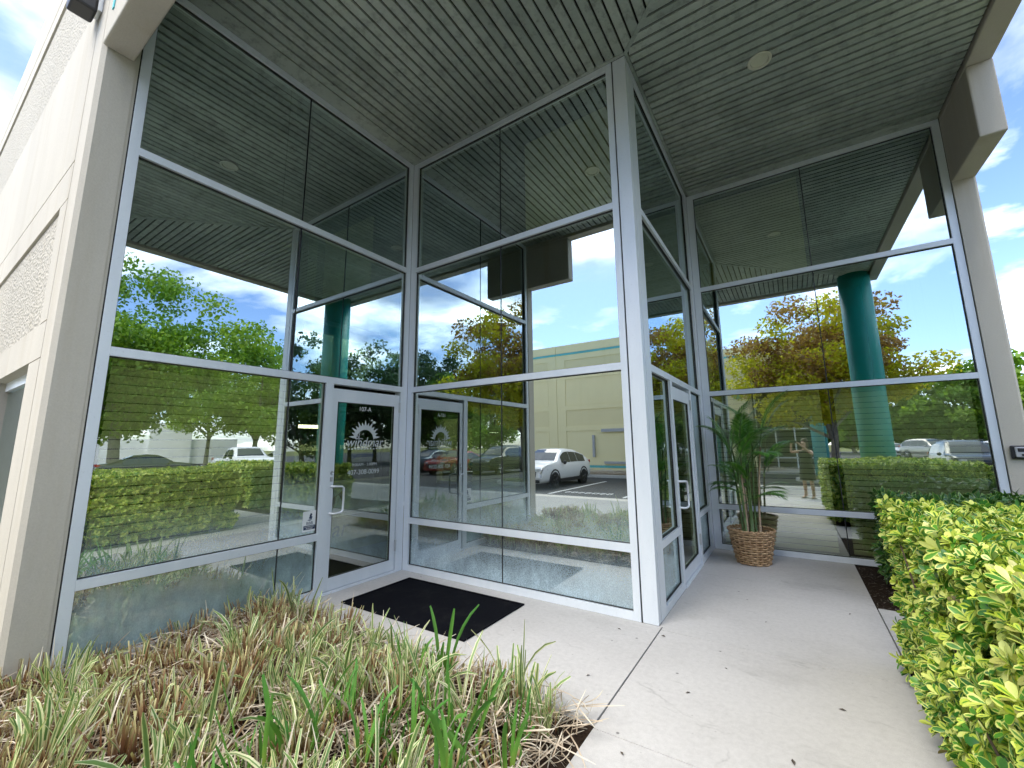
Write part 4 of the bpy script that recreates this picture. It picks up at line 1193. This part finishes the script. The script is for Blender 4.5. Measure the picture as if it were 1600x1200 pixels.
# ------------------------------------------------------------------ trees
def tree(loc, height, crown_r, base_z, label, mats, seed, nleaf=9000, leaf=.2, trunk_r=.2, nlimb=9, bark='bark', flat=.8, gap=.55, group='trees round the parking lots', weights=None, name='tree'):
    rg = np.random.default_rng(seed); rd = random.Random(seed)
    t = empty(name, loc, 0, label, 'tree', group)
    m = MB()
    top = Vector((rd.uniform(-.3, .3), rd.uniform(-.3, .3), height * .72))
    mid = Vector((rd.uniform(-.2, .2), rd.uniform(-.2, .2), base_z))
    pts = [Vector((0, 0, -.2)), Vector((0, 0, .3)), mid * .5 + Vector((0, 0, 0)), mid, (mid + top) / 2 + Vector((rd.uniform(-.3, .3), rd.uniform(-.3, .3), 0)), top]
    m.tube(pts, [trunk_r * 1.35, trunk_r * 1.08, trunk_r * .95, trunk_r * .85, trunk_r * .5, trunk_r * .15], 12)
    m.build('trunk', M[bark], t, True, False)
    ctr = Vector((0, 0, (base_z + height) / 2)); hz = (height - base_z) / 2
    ends = []
    for k in range(nlimb):
        az_ = 2 * PI * k / nlimb + rd.uniform(-.4, .4); s0 = rd.uniform(.75, 1.0) * base_z + rd.uniform(0, .35) * (height - base_z) * .5
        el = rd.uniform(-.05, 1.1)
        rr = crown_r * rd.uniform(.55, .95)
        e = Vector((math.cos(az_) * math.cos(el) * rr, math.sin(az_) * math.cos(el) * rr, s0 + math.sin(el) * hz * 1.1 + rd.uniform(.2, .8)))
        s = Vector((0, 0, s0)); q = s.lerp(e, .5) + Vector((0, 0, rd.uniform(.1, .6)))
        lm = MB().tube([s, q, e], [trunk_r * .42, trunk_r * .26, trunk_r * .08], 7)
        for j in range(3):
            b0 = q.lerp(e, rd.uniform(0, .7)); b1 = b0 + Vector((rd.uniform(-1, 1), rd.uniform(-1, 1), rd.uniform(-.1, .8))) * crown_r * .35
            lm.tube([b0, b0.lerp(b1, .5) + Vector((0, 0, .1)), b1], [trunk_r * .14, trunk_r * .09, trunk_r * .03], 5); ends.append(b1)
        lm.build('limb', M[bark], t, True, False); ends += [e, q.lerp(e, .6)]
    # leaf clumps
    nc = int(26 + crown_r * 9)
    C = []
    for k in range(nc):
        u = rg.normal(0, 1, 3); u /= np.linalg.norm(u); rad = rg.uniform(.35, 1.0) ** .6
        lump = 1 + .22 * math.sin(3 * math.atan2(u[1], u[0]) + seed) + .15 * math.sin(5 * u[2] + seed * 2)
        C.append([u[0] * crown_r * rad * lump, u[1] * crown_r * rad * lump, ctr.z + u[2] * hz * rad])
    C = np.array(C + [list(e) for e in ends])
    cr = rg.uniform(.30, .62, len(C)) * crown_r * .55
    idx = rg.choice(len(C), nleaf, p=(cr ** 2) / (cr ** 2).sum())
    d = rg.normal(0, 1, (nleaf, 3)); d /= np.linalg.norm(d, axis=1, keepdims=True)
    rr = rg.uniform(0, 1, nleaf) ** .45
    Pp = C[idx] + d * (cr[idx] * rr)[:, None] * np.array([1, 1, .62])
    nm = d * .6 + rg.normal(0, .7, (nleaf, 3)) + np.array([0, 0, .35])
    rot_ = align(nm); sp_ = rg.uniform(0, 2 * PI, nleaf)
    a = rot_[:, :, 0] * np.cos(sp_)[:, None] + rot_[:, :, 1] * np.sin(sp_)[:, None]; b = np.cross(rot_[:, :, 2], a)
    s_ = leaf * rg.uniform(.6, 1.3, nleaf)[:, None]
    V = np.stack([Pp - a * s_ * .5, Pp - b * s_ * .30 + rot_[:, :, 2] * s_ * .06, Pp + a * s_ * .5, Pp + b * s_ * .30 + rot_[:, :, 2] * s_ * .06], 1).reshape(-1, 3)
    F = np.arange(nleaf * 4).reshape(-1, 4)
    mi = None
    if len(mats) > 1:
        cm_ = rg.choice(len(mats), len(C), p=weights)
        if name == 'golden_tree': cm_ = (C[:, 2] + rg.normal(0, 1.5, len(C)) + .25 * np.abs(C[:, 0]) > base_z + .60 * (height - base_z)).astype(int)
        mi = cm_[idx]; flip = rg.uniform(0, 1, nleaf) < .12
        mi = np.where(flip, rg.choice(len(mats), nleaf, p=weights), mi)
    o = put('crown', np_mesh('crown', V, F, [M[x] for x in mats], None, False, mi), t); o['kind'] = 'stuff'
    return t
def polar(ox, oy, az, d): return (ox + d * math.cos(R(az)), oy + d * math.sin(R(az)), -.2)
# big oak and its neighbours beyond the side parking lot (seen in the left window)
tree(polar(-4.44, 1.04, 13.6, 30), 13.6, 6.0, 3.0, 'broad green oak with low spreading limbs beyond the side lot', ['leaf_oak', 'leaf_lime'], 1, 40000, .27, .30, 12, 'bark', weights=[.6, .4])
tree(polar(-4.44, 2.0, 25.5, 40), 13.0, 4.6, 2.0, 'rounded light green tree behind the white pickup', ['leaf_lime', 'leaf_oak'], 2, 15000, .32, .24, weights=[.65, .35])
tree(polar(-4.44, 2.0, 20.5, 52), 11.5, 4.5, 3.0, 'light green tree before the white warehouse wall', ['leaf_lime'], 3, 10000, .36, .2)
tree(polar(-4.44, 2.0, 29.5, 44), 12.0, 5.0, 1.6, 'bushy light green tree right of the white pickup', ['leaf_lime', 'leaf_oak'], 4, 14000, .34, .22, weights=[.6, .4])
tree(polar(-4.44, 2.0, 8.0, 40), 12.5, 5.5, 2.6, 'green oak left of the broad oak at the lot edge', ['leaf_oak'], 5, 13000, .36, .25)
isl = struct(MB().prism([(1.45 + 1.5 * math.cos(2 * PI * k / 28), -8.6 + 1.15 * math.sin(2 * PI * k / 28)) for k in range(28)], -.19, .0).build('tree_island', M['kerb'], bevel=.02))
MB().prism([(1.45 + 1.33 * math.cos(2 * PI * k / 28), -8.6 + .98 * math.sin(2 * PI * k / 28)) for k in range(28)], -.05, .02).build('island_lawn', M['lawn'], isl)
# golden tree on the parking island behind the camera
tree((1.45, -8.6, -.13), 8.3, 3.35, 2.1, 'golden and rusty leaved tree by the kerb opposite the entrance', ['leaf_gold', 'leaf_rust'], 11, 38000, .17, .19, 12, 'bark', weights=[.52, .48], name='golden_tree', group=None)
# dark trees towards the main lot
for k, (az, d, h, r, mt, lab) in enumerate(((-29, 36, 12.3, 4.4, 'leaf_dark', 'dark green tree at the left end of the row behind the main lot'), (-35, 40, 11.3, 4.2, 'leaf_dark', 'dark green tree second in the row behind the main lot'), (-38.5, 42, 13.8, 4.6, 'leaf_dark', 'tall dark green tree in the row behind the main lot'),
        (-43, 38, 11.8, 4.2, 'leaf_dark', 'dark green rounded tree behind the red car'), (-46.5, 40, 12.2, 4.0, 'leaf_dark', 'dark green tree behind the dark parked cars'), (-50.5, 36, 9.6, 3.6, 'leaf_oak', 'small green tree behind the blue grey car'), (-56, 44, 10.5, 4.2, 'leaf_oak', 'green tree far down the main lot'))):
    tree(polar(-3.6, 4.0, az, d), h, r, 1.4, lab, [mt], 20 + k, 11000, .36, .22, 8, 'bark_dark')
for k, (x, y, h, r, lab) in enumerate(((7.5, -62, 9.4, 5.0, 'mid green tree at the far edge of the main lot'), (13, -64, 10.6, 5.4, 'broad mid green tree behind the silver car'), (19, -62, 11.0, 5.6, 'broad mid green tree behind the white hatchback'), (26, -60, 10.8, 5.4, 'mid green tree at the far right corner of the main lot'), (2.5, -70, 6.5, 3.5, 'small pale green tree far off beside the cream building'))):
    tree((x, y, -.2), h, r, .8, lab, ['leaf_oak', 'leaf_lime'], 40 + k, 16000, .56, .25, 7, weights=[.7, .3])
tree((5.3, 18.5, -.2), 4.6, 2.4, .8, 'green tree beyond the right end wall', ['leaf_oak', 'leaf_lime'], 51, 9000, .22, .14, 8, weights=[.5, .5])

# ------------------------------------------------------------------ the cream building opposite
b2 = empty('cream_building', (-10, -13.7, 0), 0, 'cream panelled building with teal bands across the road', 'building')
Y2 = -13.7; Z2 = 7.35
P3('main_wall', -45, -30, -.2, -2.0, Y2 - .04, Z2, M['stucco_far'], b2)
xs = [-45 + 5.05 * k for k in range(9)]
for x0 in [-34.3, -28.3, -22.3, -16.3, -10.3, -4.3]:
    x0 -= 1.1
    x1 = x0 + 5.99
    if x1 > -2: x1 = -2.0
    # frame of raised bands; the recessed fields between them show as sunk panels
    for (za, zb) in ((-.2, .28), (.46, .92), (2.35, 2.62), (3.55, 3.8), (5.35, 5.62), (6.45, 6.72), (6.90, Z2 + .02)):
        P3('wall_band', x0, Y2 - .04, za, x1 - .02, Y2, zb, M['stucco_far'], b2)
    for (za, zb) in ((.92, 2.35), (2.62, 3.55), (3.8, 5.35), (5.62, 6.45)):
        P3('wall_band', x0, Y2 - .04, za, x0 + .55, Y2, zb, M['stucco_far'], b2)
        P3('wall_band', x1 - .57, Y2 - .04, za, x1 - .02, Y2, zb, M['stucco_far'], b2)
        if x1 - x0 > 2: P3('recessed_panel', x0 + .58, Y2 - .04, za + .03, x1 - .60, Y2 - (.02 if za in (.92, 3.8) else .03), zb - .03, M['stucco_far' if za in (.92, 3.8) else 'stucco_far2'], b2)
    P3('teal_band', x0, Y2 - .04, .33, x1 - .02, Y2 - .01, .45, M['teal_light'], b2)
    P3('teal_band', x0, Y2 - .04, 6.78, x1 - .02, Y2 - .01, 6.89, M['teal_light'], b2)
P3('downpipe', -9.25, Y2, .9, -9.12, Y2 + .09, 2.1, M['key_grey'], b2); P3('meter_box', -8.7, Y2, 2.25, -7.3, Y2 + .12, 2.42, M['key_grey'], b2); P3('meter_box', -8.6, Y2, .55, -7.4, Y2 + .1, .68, M['key_grey'], b2)
P3('teal_vent', -2.75, Y2 + .001, 4.2, -2.35, Y2 + .03, 4.65, M['teal'], b2)
# its own recessed entrance with canopy and teal column
P3('canopy', -1.99, -16.4, 5.8, 1.95, -11.6, 7.0, M['stucco_far'], b2)
P3('glass_front', -1.99, -16.5, 0, 1.2, -16.42, 5.79, M['car_glass'], b2)
for z in (.6, 2.35, 4.1): P3('front_rail', -1.99, -16.42, z, 1.2, -16.36, z + .08, M['alu'], b2)
for x in (-1.9, -.9, .1, 1.12): P3('front_mullion', x, -16.42, 0, x + .08, -16.37, 5.79, M['alu'], b2)
MB().lathe([(.335, -.1), (.335, 5.8)], (1.16, -12.0, 0), 32).build('column', M['teal_light'], b2, True)
P3('paving', -1.99, -16.4, -.19, 1.6, -13.2, -.01, M['pave'], b2)
tag(b2, 'cream panelled building with teal bands across the road', 'building')
for k in range(12):
    pass
sg = MB()
n = 1500
vb = blades(n, .5, (.10, .3), (.01, .02), .6, .5, 2, 3, .3, 900)
v = vb[0].copy(); v[:, 0] = v[:, 0] * 26 - 15; v[:, 1] = v[:, 1] * .5 - 13.45
o = put('verge_grass', np_mesh('verge_grass', v, vb[1], M['straw'], {'along': vb[3]})); tag(o, 'dry grass strip at the foot of the cream building', None, None, 'stuff')
# white warehouse far beyond the side lot
wh = empty('white_warehouse', (56, 18, 0), R(17), 'low white warehouse far beyond the side lot', 'building')
MB().box(-4, -26, -.3, 4, 9, 2.7).build('low_wing', M['roof_white'], wh, wc=False)
MB().box(-4.4, .6, -.3, 1, 4.4, 4.6).build('tall_block', M['roof_white'], wh, wc=False)
MB().box(-4.06, -20, -.1, -4.0, -17.5, 1.9).build('door', M['key_grey'], wh, wc=False)

# ------------------------------------------------------------------ vehicles
def car(loc, heading, label, paint, style='suv', L=4.45, W=1.82, H=1.62, clad=True, group='cars parked in the lots', rimmat='rim', name='parked_car'):
    """nose towards local +X"""
    t = empty(name, loc, heading, label, 'pickup' if style == 'pickup' else 'car', group)
    hb = .98 * H / 1.62          # belt line
    hh = .98 * H / 1.62          # hood
    if style == 'suv': prof = [(-.5, .62), (-.485, 1.0), (-.47, 1.08), (-.43, 1.35), (-.36, 1.55), (-.22, 1.62), (-.02, 1.62), (.06, 1.58), (.13, 1.42), (.22, 1.08), (.30, 1.04), (.42, .96), (.47, .86), (.495, .66), (.5, .5)]
    elif style == 'coupe': prof = [(-.5, .62), (-.485, .95), (-.475, 1.07), (-.44, 1.13), (-.36, 1.36), (-.22, 1.56), (-.04, 1.62), (.05, 1.59), (.12, 1.44), (.22, 1.10), (.30, 1.05), (.42, .97), (.47, .86), (.495, .66), (.5, .5)]
    elif style == 'sedan': prof = [(-.5, .6), (-.49, .95), (-.47, 1.08), (-.36, 1.12), (-.28, 1.32), (-.18, 1.56), (-.06, 1.62), (.04, 1.56), (.12, 1.36), (.2, 1.1), (.28, 1.05), (.42, .95), (.47, .85), (.495, .64), (.5, .5)]
    elif style == 'van': prof = [(-.5, .6), (-.49, 1.05), (-.475, 1.35), (-.45, 1.56), (-.36, 1.62), (-.12, 1.62), (.08, 1.60), (.16, 1.5), (.24, 1.28), (.33, 1.06), (.38, 1.02), (.45, .92), (.48, .82), (.495, .64), (.5, .5)]
    else: prof = [(-.5, .6), (-.495, 1.0), (-.49, 1.06), (-.16, 1.06), (-.15, 1.10), (-.12, 1.54), (-.08, 1.62), (.06, 1.62), (.10, 1.56), (.19, 1.12), (.22, 1.10), (.42, 1.08), (.475, 1.0), (.495, .7), (.5, .5)]
    k_ = H / 1.62
    prof = [(a * L, b * k_) for a, b in prof]
    zb = .26; m = MB(); rings = []
    def halfw(x):
        u = abs(x) / (L / 2); return W / 2 * (1 - .10 * max(0, (u - .72) / .28) ** 2)
    for (x, zt) in prof:
        w = halfw(x); belt = min(hb, zt)
        rt = max(0.0, (zt - belt))
        wr_ = w * (1 - .26 * min(1, rt / (.62 * k_)))
        sec = [(w * .88, zb), (w * .985, zb + .14), (w, min(.62, belt * .8)), (w * .985, belt * .93), (w * .955, belt), (wr_ * .97, belt + rt * .88), (wr_ * .80, zt), (0, zt + .012)]
        ring_ = []
        for (a, b) in sec: ring_.append(len(m.v)); m.v.append((x, a, b))
        mir = []
        for (a, b) in sec[:-1]: mir.append(len(m.v)); m.v.append((x, -a, b))
        rings.append(ring_ + mir[::-1])
    n_ = len(rings[0])
    for a, b in zip(rings[:-1], rings[1:]):
        for q in range(n_):
            w_ = (q + 1) % n_
            m.f.append((a[q], b[q], b[w_], a[w_])); m.m.append(0)
    m.f.append(tuple(rings[0])); m.m.append(0); m.f.append(tuple(rings[-1])[::-1]); m.m.append(0)
    body = m.build('body', M[paint], t, True, False)
    body.data.polygons.foreach_set('use_smooth', [True] * len(body.data.polygons))
    # windows lie a few millimetres proud of the greenhouse
    def zt_at(x):
        for (a, b), (c, d) in zip(prof[:-1], prof[1:]):
            if a <= x <= c: return b + (d - b) * (x - a) / (c - a)
        return 0
    def pt(x, s, f_):
        zt = zt_at(x); w = halfw(x); belt = min(hb, zt); rt = zt - belt; wr_ = w * (1 - .26 * min(1, rt / (.62 * k_)))
        return (x, s * (w * .955 + (wr_ * .97 - w * .955) * f_ + .008), belt + rt * .88 * f_)
    cab = [x for x, z in prof if z > hb + .30 * k_]
    xa, xb = min(cab), max(cab)
    if style == 'pickup': cuts = [(xa + .02, xa + (xb - xa) * .46), (xa + (xb - xa) * .50, xb + .12 * L * .5)]
    else: cuts = [(xa + .02, xa + (xb - xa) * .355), (xa + (xb - xa) * .37, xa + (xb - xa) * .67), (xa + (xb - xa) * .682, xb + .03 * L)]
    for s in (-1, 1):
        for (x0, x1) in cuts:
            g = MB(); xsn = [x0 + (x1 - x0) * q / 4 for q in range(5)]
            for p, q in zip(xsn[:-1], xsn[1:]):
                f_ = [pt(p, s, .10), pt(q, s, .10), pt(q, s, .90), pt(p, s, .90)]
                g.face(f_ if s < 0 else f_[::-1])
            g.build('side_window', M['car_glass'], t, False, False)
        mx = xb + .02 * L
        MB().lathe([(.001, -.05), (.07, -.03), (.085, .02), (.05, .07), (.001, .08)], (0, 0, 0), 10, 0, 'x').build('wing_mirror', M[paint if not clad else 'car_trim'], t, True, False).location = (mx, s * (halfw(mx) + .08), hb + .06)
    def glass_between(x0, x1, nm):
        g = MB(); rows_ = 5
        def edge(x):
            zt = zt_at(x); w = halfw(x); belt = min(hb, zt); rt = zt - belt; wr_ = w * (1 - .26 * min(1, rt / (.62 * k_)))
            return wr_ * .80 * .97, zt + .014
        P_ = [edge(x0 + (x1 - x0) * q / rows_) + (x0 + (x1 - x0) * q / rows_,) for q in range(rows_ + 1)]
        for p, q in zip(P_[:-1], P_[1:]):
            g.face([(p[2], -p[0], p[1]), (q[2], -q[0], q[1]), (q[2], 0, q[1] + .012), (p[2], 0, p[1] + .012)])
            g.face([(p[2], 0, p[1] + .012), (q[2], 0, q[1] + .012), (q[2], q[0], q[1]), (p[2], p[0], p[1])])
        g.build(nm, M['car_glass'], t, False, False)
    xw = [x for x, z in prof if z > 1.50 * k_]
    cowl = [x for (x, z) in prof if z <= 1.12 * k_ and x > max(xw)][0]
    glass_between(max(xw) + .04, cowl - .03, 'windshield')
    rear = [x for (x, z) in prof if z <= 1.14 * k_ and x < min(xw)][-1]
    glass_between(rear + .05, min(xw) - .04, 'rear_window')
    # wheels
    wr = .345 * k_ if style != 'pickup' else .38
    wx = .298 * L
    for sx_ in (-1, 1):
        for s in (-1, 1):
            yw = s * (W / 2 - .10)
            wheel = MB().lathe([(wr * .62, -.11), (wr * .93, -.115), (wr, -.08), (wr, .08), (wr * .93, .115), (wr * .62, .11)], (0, 0, 0), 24, 0, 'y').build('wheel', M['tyre'], t, True, False)
            wheel.location = (sx_ * wx, yw, wr)
            rimm = MB().lathe([(.02, -.09), (wr * .2, -.1), (wr * .6, -.085)], (0, 0, 0), 20, 0, 'y')
            for q in range(5):
                th = 2 * PI * q / 5
                rimm.tube([(0, .118 * s, 0), (wr * .6 * math.cos(th), .112 * s, wr * .6 * math.sin(th))], .03, 6)
            rimm.lathe([(wr * .57, .108 * s), (wr * .63, .118 * s), (wr * .64, .10 * s)], (0, 0, 0), 20, 0, 'y')
            rimm.build('rim', M[rimmat], wheel, True, False)
            ar = MB(); pts = [(sx_ * wx + (wr + .065) * math.cos(a), s * (W / 2 - .012), wr + .01 + (wr + .065) * math.sin(a)) for a in [PI * q / 12 for q in range(13)]]
            ar.tube(pts, .035 if clad else .012, 6); ar.build('wheel_arch', M['car_trim'], t, True, False)
            dk = MB().lathe([(wr + .05, -.02), (wr + .05, .02)], (sx_ * wx, s * (W / 2 - .03), wr + .01), 24, 0, 'y'); dk.build('wheel_well', M['car_trim'], t, True, False)
    for s in (-1, 1):
        MB().box(-wx + wr + .06, s * (W / 2 - .04), .22, wx - wr - .06, s * (W / 2 + .012), .36).build('sill', M['car_trim' if clad else paint], t, False, False, .01)
    # nose and tail
    xf = L / 2
    MB().box(xf - .10, -W * .30, .50 * k_, xf + .012, W * .30, .72 * k_).build('grille', M['car_trim'], t, False, False, .02)
    MB().box(xf - .16, -W * .40, .26, xf + .008, W * .40, .40).build('bumper', M['car_trim' if clad else paint], t, False, False, .03)
    MB().box(-xf - .012, -W * .40, .28, -xf + .16, W * .40, .44).build('bumper', M['car_trim' if clad else paint], t, False, False, .03)
    for s in (-1, 1):
        MB().prism([(xf - .34, s * (halfw(xf - .34) + .006)), (xf - .02, s * (W * .36)), (xf - .0, s * (W * .26)), (xf - .2, s * W * .30)], .76 * k_, .84 * k_).build('headlight', M['lamp_clear'], t, False, False)
        MB().box(-xf - .015, s * W * .30, .92 * k_, -xf + .18, s * (W * .452), 1.06 * k_).build('tail_light', M['lamp_red'], t, False, False, .01)
    if style == 'pickup':
        MB().box(-xf + .1, -W * .41, hb + .075, -.17 * L, W * .41, hb + .09).build('bed_floor', M['car_trim'], t, False, False)
    if style in ('suv', 'van') and clad is False:
        for s in (-1, 1): MB().tube([(xa + .1, s * W * .33, H + .03), (xb - .1, s * W * .33, H + .03)], .018, 6).build('roof_rail', M['car_trim'], t, True, False)
    return t
GZ = -.136
car((-8.97, -8.35, GZ), PI / 2 + .02, 'white compact SUV with black wheels parked before the cream building', 'car_white', 'coupe', 4.43, 1.84, 1.56, True, None, 'rim_dark', 'white_suv')
car(polar(-4.44, 2.0, 24.4, 25)[:2] + (GZ,), R(186), 'white pickup truck parked beyond the side hedge', 'car_white', 'pickup', 5.5, 1.95, 1.80, False, None, name='pickup_truck')
car(polar(-4.44, 2.0, 15.0, 28)[:2] + (GZ,), R(100), 'dark grey sedan under the broad oak', 'car_dark', 'sedan', 4.7, 1.8, 1.45, False, 'cars parked in the lots')
car(polar(-4.44, 2.0, 28.8, 31)[:2] + (GZ,), R(195), 'white sedan parked beside the white pickup', 'car_white', 'sedan', 4.6, 1.8, 1.5, False, 'cars parked in the lots')
car((9.2, -12.6, GZ), PI / 2 + .1, 'red sedan parked in the main lot', 'car_red', 'sedan', 4.6, 1.8, 1.46, False, 'cars parked in the lots')
car((6.9, -14.2, GZ), PI / 2, 'dark grey SUV parked next to the red car', 'car_dark', 'suv', 4.6, 1.85, 1.7, False, 'cars parked in the lots')
car((12.1, -13.2, GZ), PI / 2, 'blue grey sedan parked beyond the red car', 'car_blue', 'sedan', 4.6, 1.8, 1.46, False, 'cars parked in the lots')
car((11.4, -42.5, GZ), R(60), 'silver beige SUV in the far row of the main lot', 'car_silver', 'suv', 5.0, 1.95, 1.86, False, 'cars parked in the lots')
car((13.9, -41.0, GZ), R(70), 'dark grey SUV in the far row between silver and white ones', 'car_dark', 'van', 4.7, 1.9, 1.7, False, 'cars parked in the lots')
car((16.0, -39.0, GZ), R(60), 'white hatchback in the far row of the main lot', 'car_white', 'van', 4.6, 1.85, 1.62, False, 'cars parked in the lots')
car((14.2, -44.6, GZ), R(85), 'white sedan half hidden between the far row cars', 'car_white', 'sedan', 4.6, 1.8, 1.46, False, 'cars parked in the lots')
car((9.3, -46.5, GZ), R(80), 'small white sedan left of the silver beige SUV', 'car_white', 'sedan', 4.5, 1.8, 1.44, False, 'cars parked in the lots')

# ------------------------------------------------------------------ the person holding the phone
per = empty('person', (.27, -.30, 0), R(118), 'person in a dark sleeveless dress raising a phone with both hands on the walkway', 'person')
# local frame: +X is where the body faces, +Y its left
def skin_mesh(name, verts, edges, mat, par, root=0, sub=1):
    me = bpy.data.meshes.new(name)
    me.from_pydata([v[:3] for v in verts], edges, [])
    o = put(name, me, par)
    md = o.modifiers.new('skin', 'SKIN'); md.use_smooth_shade = True
    for i, v in enumerate(verts):
        rx, ry = v[3] if isinstance(v[3], tuple) else (v[3], v[3])
        me.skin_vertices[0].data[i].radius = (rx, ry); me.skin_vertices[0].data[i].use_root = (i == root)
    sm = o.modifiers.new('sub', 'SUBSURF'); sm.levels = sub; sm.render_levels = sub
    me.materials.append(mat)
    return o
inv = (Matrix.Translation(per.location) @ Matrix.Rotation(R(118), 4, 'Z')).inverted()
ph_c = Vector((0, 0, 1.6)) - _f * .035                     # the phone sits just behind the lens
hl = inv @ (ph_c - _r * .085 - _f * .02); hr = inv @ (ph_c + _r * .085 - _f * .02)
V_, E_ = [], []
def av(x, y, z, r): V_.append((x, y, z, r)); return len(V_) - 1
pel = av(0, 0, .86, (.135, .10)); wst = av(.0, 0, 1.03, (.115, .085)); chs = av(-.01, 0, 1.20, (.135, .095)); shc = av(-.015, 0, 1.32, (.085, .06)); nck = av(-.005, 0, 1.40, .045); hd0 = av(.02, 0, 1.47, (.065, .072)); hd1 = av(.025, 0, 1.545, (.074, .088)); hd2 = av(.02, 0, 1.61, (.055, .065))
E_ += [(pel, wst), (wst, chs), (chs, shc), (shc, nck), (nck, hd0), (hd0, hd1), (hd1, hd2)]
for s, hand, elb in ((1, hl, Vector((.10, .33, 1.30))), (-1, hr, Vector((.17, -.28, 1.24)))):
    sh_ = av(-.015, s * .155, 1.31, .052); ua = av((-.015 + elb.x) / 2, (s * .155 + elb.y) / 2, (1.31 + elb.z) / 2, .043); eb = av(elb.x, elb.y, elb.z, .036)
    wq = elb.lerp(hand, .86); fm = elb.lerp(hand, .45)
    fa = av(fm.x, fm.y, fm.z, .033); wr_ = av(wq.x, wq.y, wq.z, .023); hq = av(hand.x, hand.y, hand.z, (.026, .02))
    E_ += [(shc, sh_), (sh_, ua), (ua, eb), (eb, fa), (fa, wr_), (wr_, hq)]
for s in (1, -1):
    hp = av(0, s * .085, .80, .085); kn = av(.015, s * .095, .46, .053); cf = av(-.01, s * .10, .32, .052); an = av(-.02, s * .105, .085, .032); hl_ = av(-.04, s * .105, .04, .03); bl = av(.07, s * .12, .03, (.035, .022)); to = av(.13, s * .125, .025, (.028, .016))
    E_ += [(pel, hp), (hp, kn), (kn, cf), (cf, an), (an, hl_), (an, bl), (bl, to)]
skin_mesh('body', V_, E_, M['skin'], per, 0, 2)
for hand, s in ((hl, 1), (hr, -1)):
    ix = (inv.to_3x3() @ _r) * s; iu = Vector((0, 0, 1)); ib = inv.to_3x3() @ _f
    for q in range(4):                                       # four fingers curl behind the phone edge
        b0 = hand + iu * (.028 - .019 * q); L_ = (.058, .066, .062, .05)[q]
        f1 = b0 + ix * -.0 + ib * .010 + ix * L_ * .45; f2 = f1 + ix * L_ * .35 - ib * .004; f3 = f2 + ix * L_ * .2 - ib * .010
        skin_mesh('finger', [(*b0, .009), (*f1, .0085), (*f2, .0075), (*f3, .006)], [(0, 1), (1, 2), (2, 3)], M['skin'], per, 0, 1)
    b0 = hand - iu * .012 - ib * .008; f1 = b0 - iu * .028 + ix * .02 - ib * .004; f2 = f1 + ix * .028 + iu * .006
    skin_mesh('thumb', [(*b0, .011), (*f1, .010), (*f2, .008)], [(0, 1), (1, 2)], M['skin'], per, 0, 1)
dr = MB(); secs = [(.50, .165, .20), (.62, .16, .195), (.80, .152, .19), (.92, .135, .172), (1.04, .118, .148), (1.16, .128, .165), (1.24, .125, .17), (1.30, .10, .165), (1.345, .07, .13)]
nq = 28; rr_ = []
for (z, a, b) in secs:
    rr_.append(len(dr.v))
    for q in range(nq):
        th = 2 * PI * q / nq; fold = 1 + (.035 * math.sin(7 * th) if z < .75 else 0)
        dr.v.append((-.005 + a * math.cos(th) * fold, b * math.sin(th) * fold, z))
for p, q in zip(rr_[:-1], rr_[1:]):
    for k in range(nq): dr.f.append((p + k, p + (k + 1) % nq, q + (k + 1) % nq, q + k)); dr.m.append(0)
dr.build('dress', M['dress'], per, True, False)
hm = MB().lathe([(.02, 1.70), (.06, 1.69), (.085, 1.655), (.094, 1.60), (.094, 1.53), (.088, 1.46), (.075, 1.42), (.05, 1.41)], (-.042, 0, 0), 20); o = hm.build('hair', M['hair'], per, True, False)
MB().lathe([(.002, -.01), (.012, 0), (.002, .014)], (.112, 0, 1.535), 8).build('nose', M['skin'], per, True, False)
for s in (1, -1): MB().lathe([(.001, .0), (.007, .002), (.001, .004)], (.098, s * .032, 1.56), 8, 0, 'x').build('eye', M['ink'], per, True, False); MB().box(-.08, s * .105 - .045, 0, .17, s * .12 + .045, .014).build('sandal', M['sandal'], per, False, False, .01)
MB().box(.098, -.024, 1.492, .103, .024, 1.502).build('mouth', M['bunting'], per, False, False)
pho = empty('phone', (0, 0, 1.6), 0, 'black phone held up in landscape by the person', 'phone')
pm = MB().box(-.075, -.036, -.005, .075, .036, .004); o = pm.build('case', M['black_plastic'], pho, False, False, .003)
o.matrix_local = Matrix.Translation(ph_c - Vector((0, 0, 1.6))) @ cam.matrix_world.to_3x3().to_4x4()
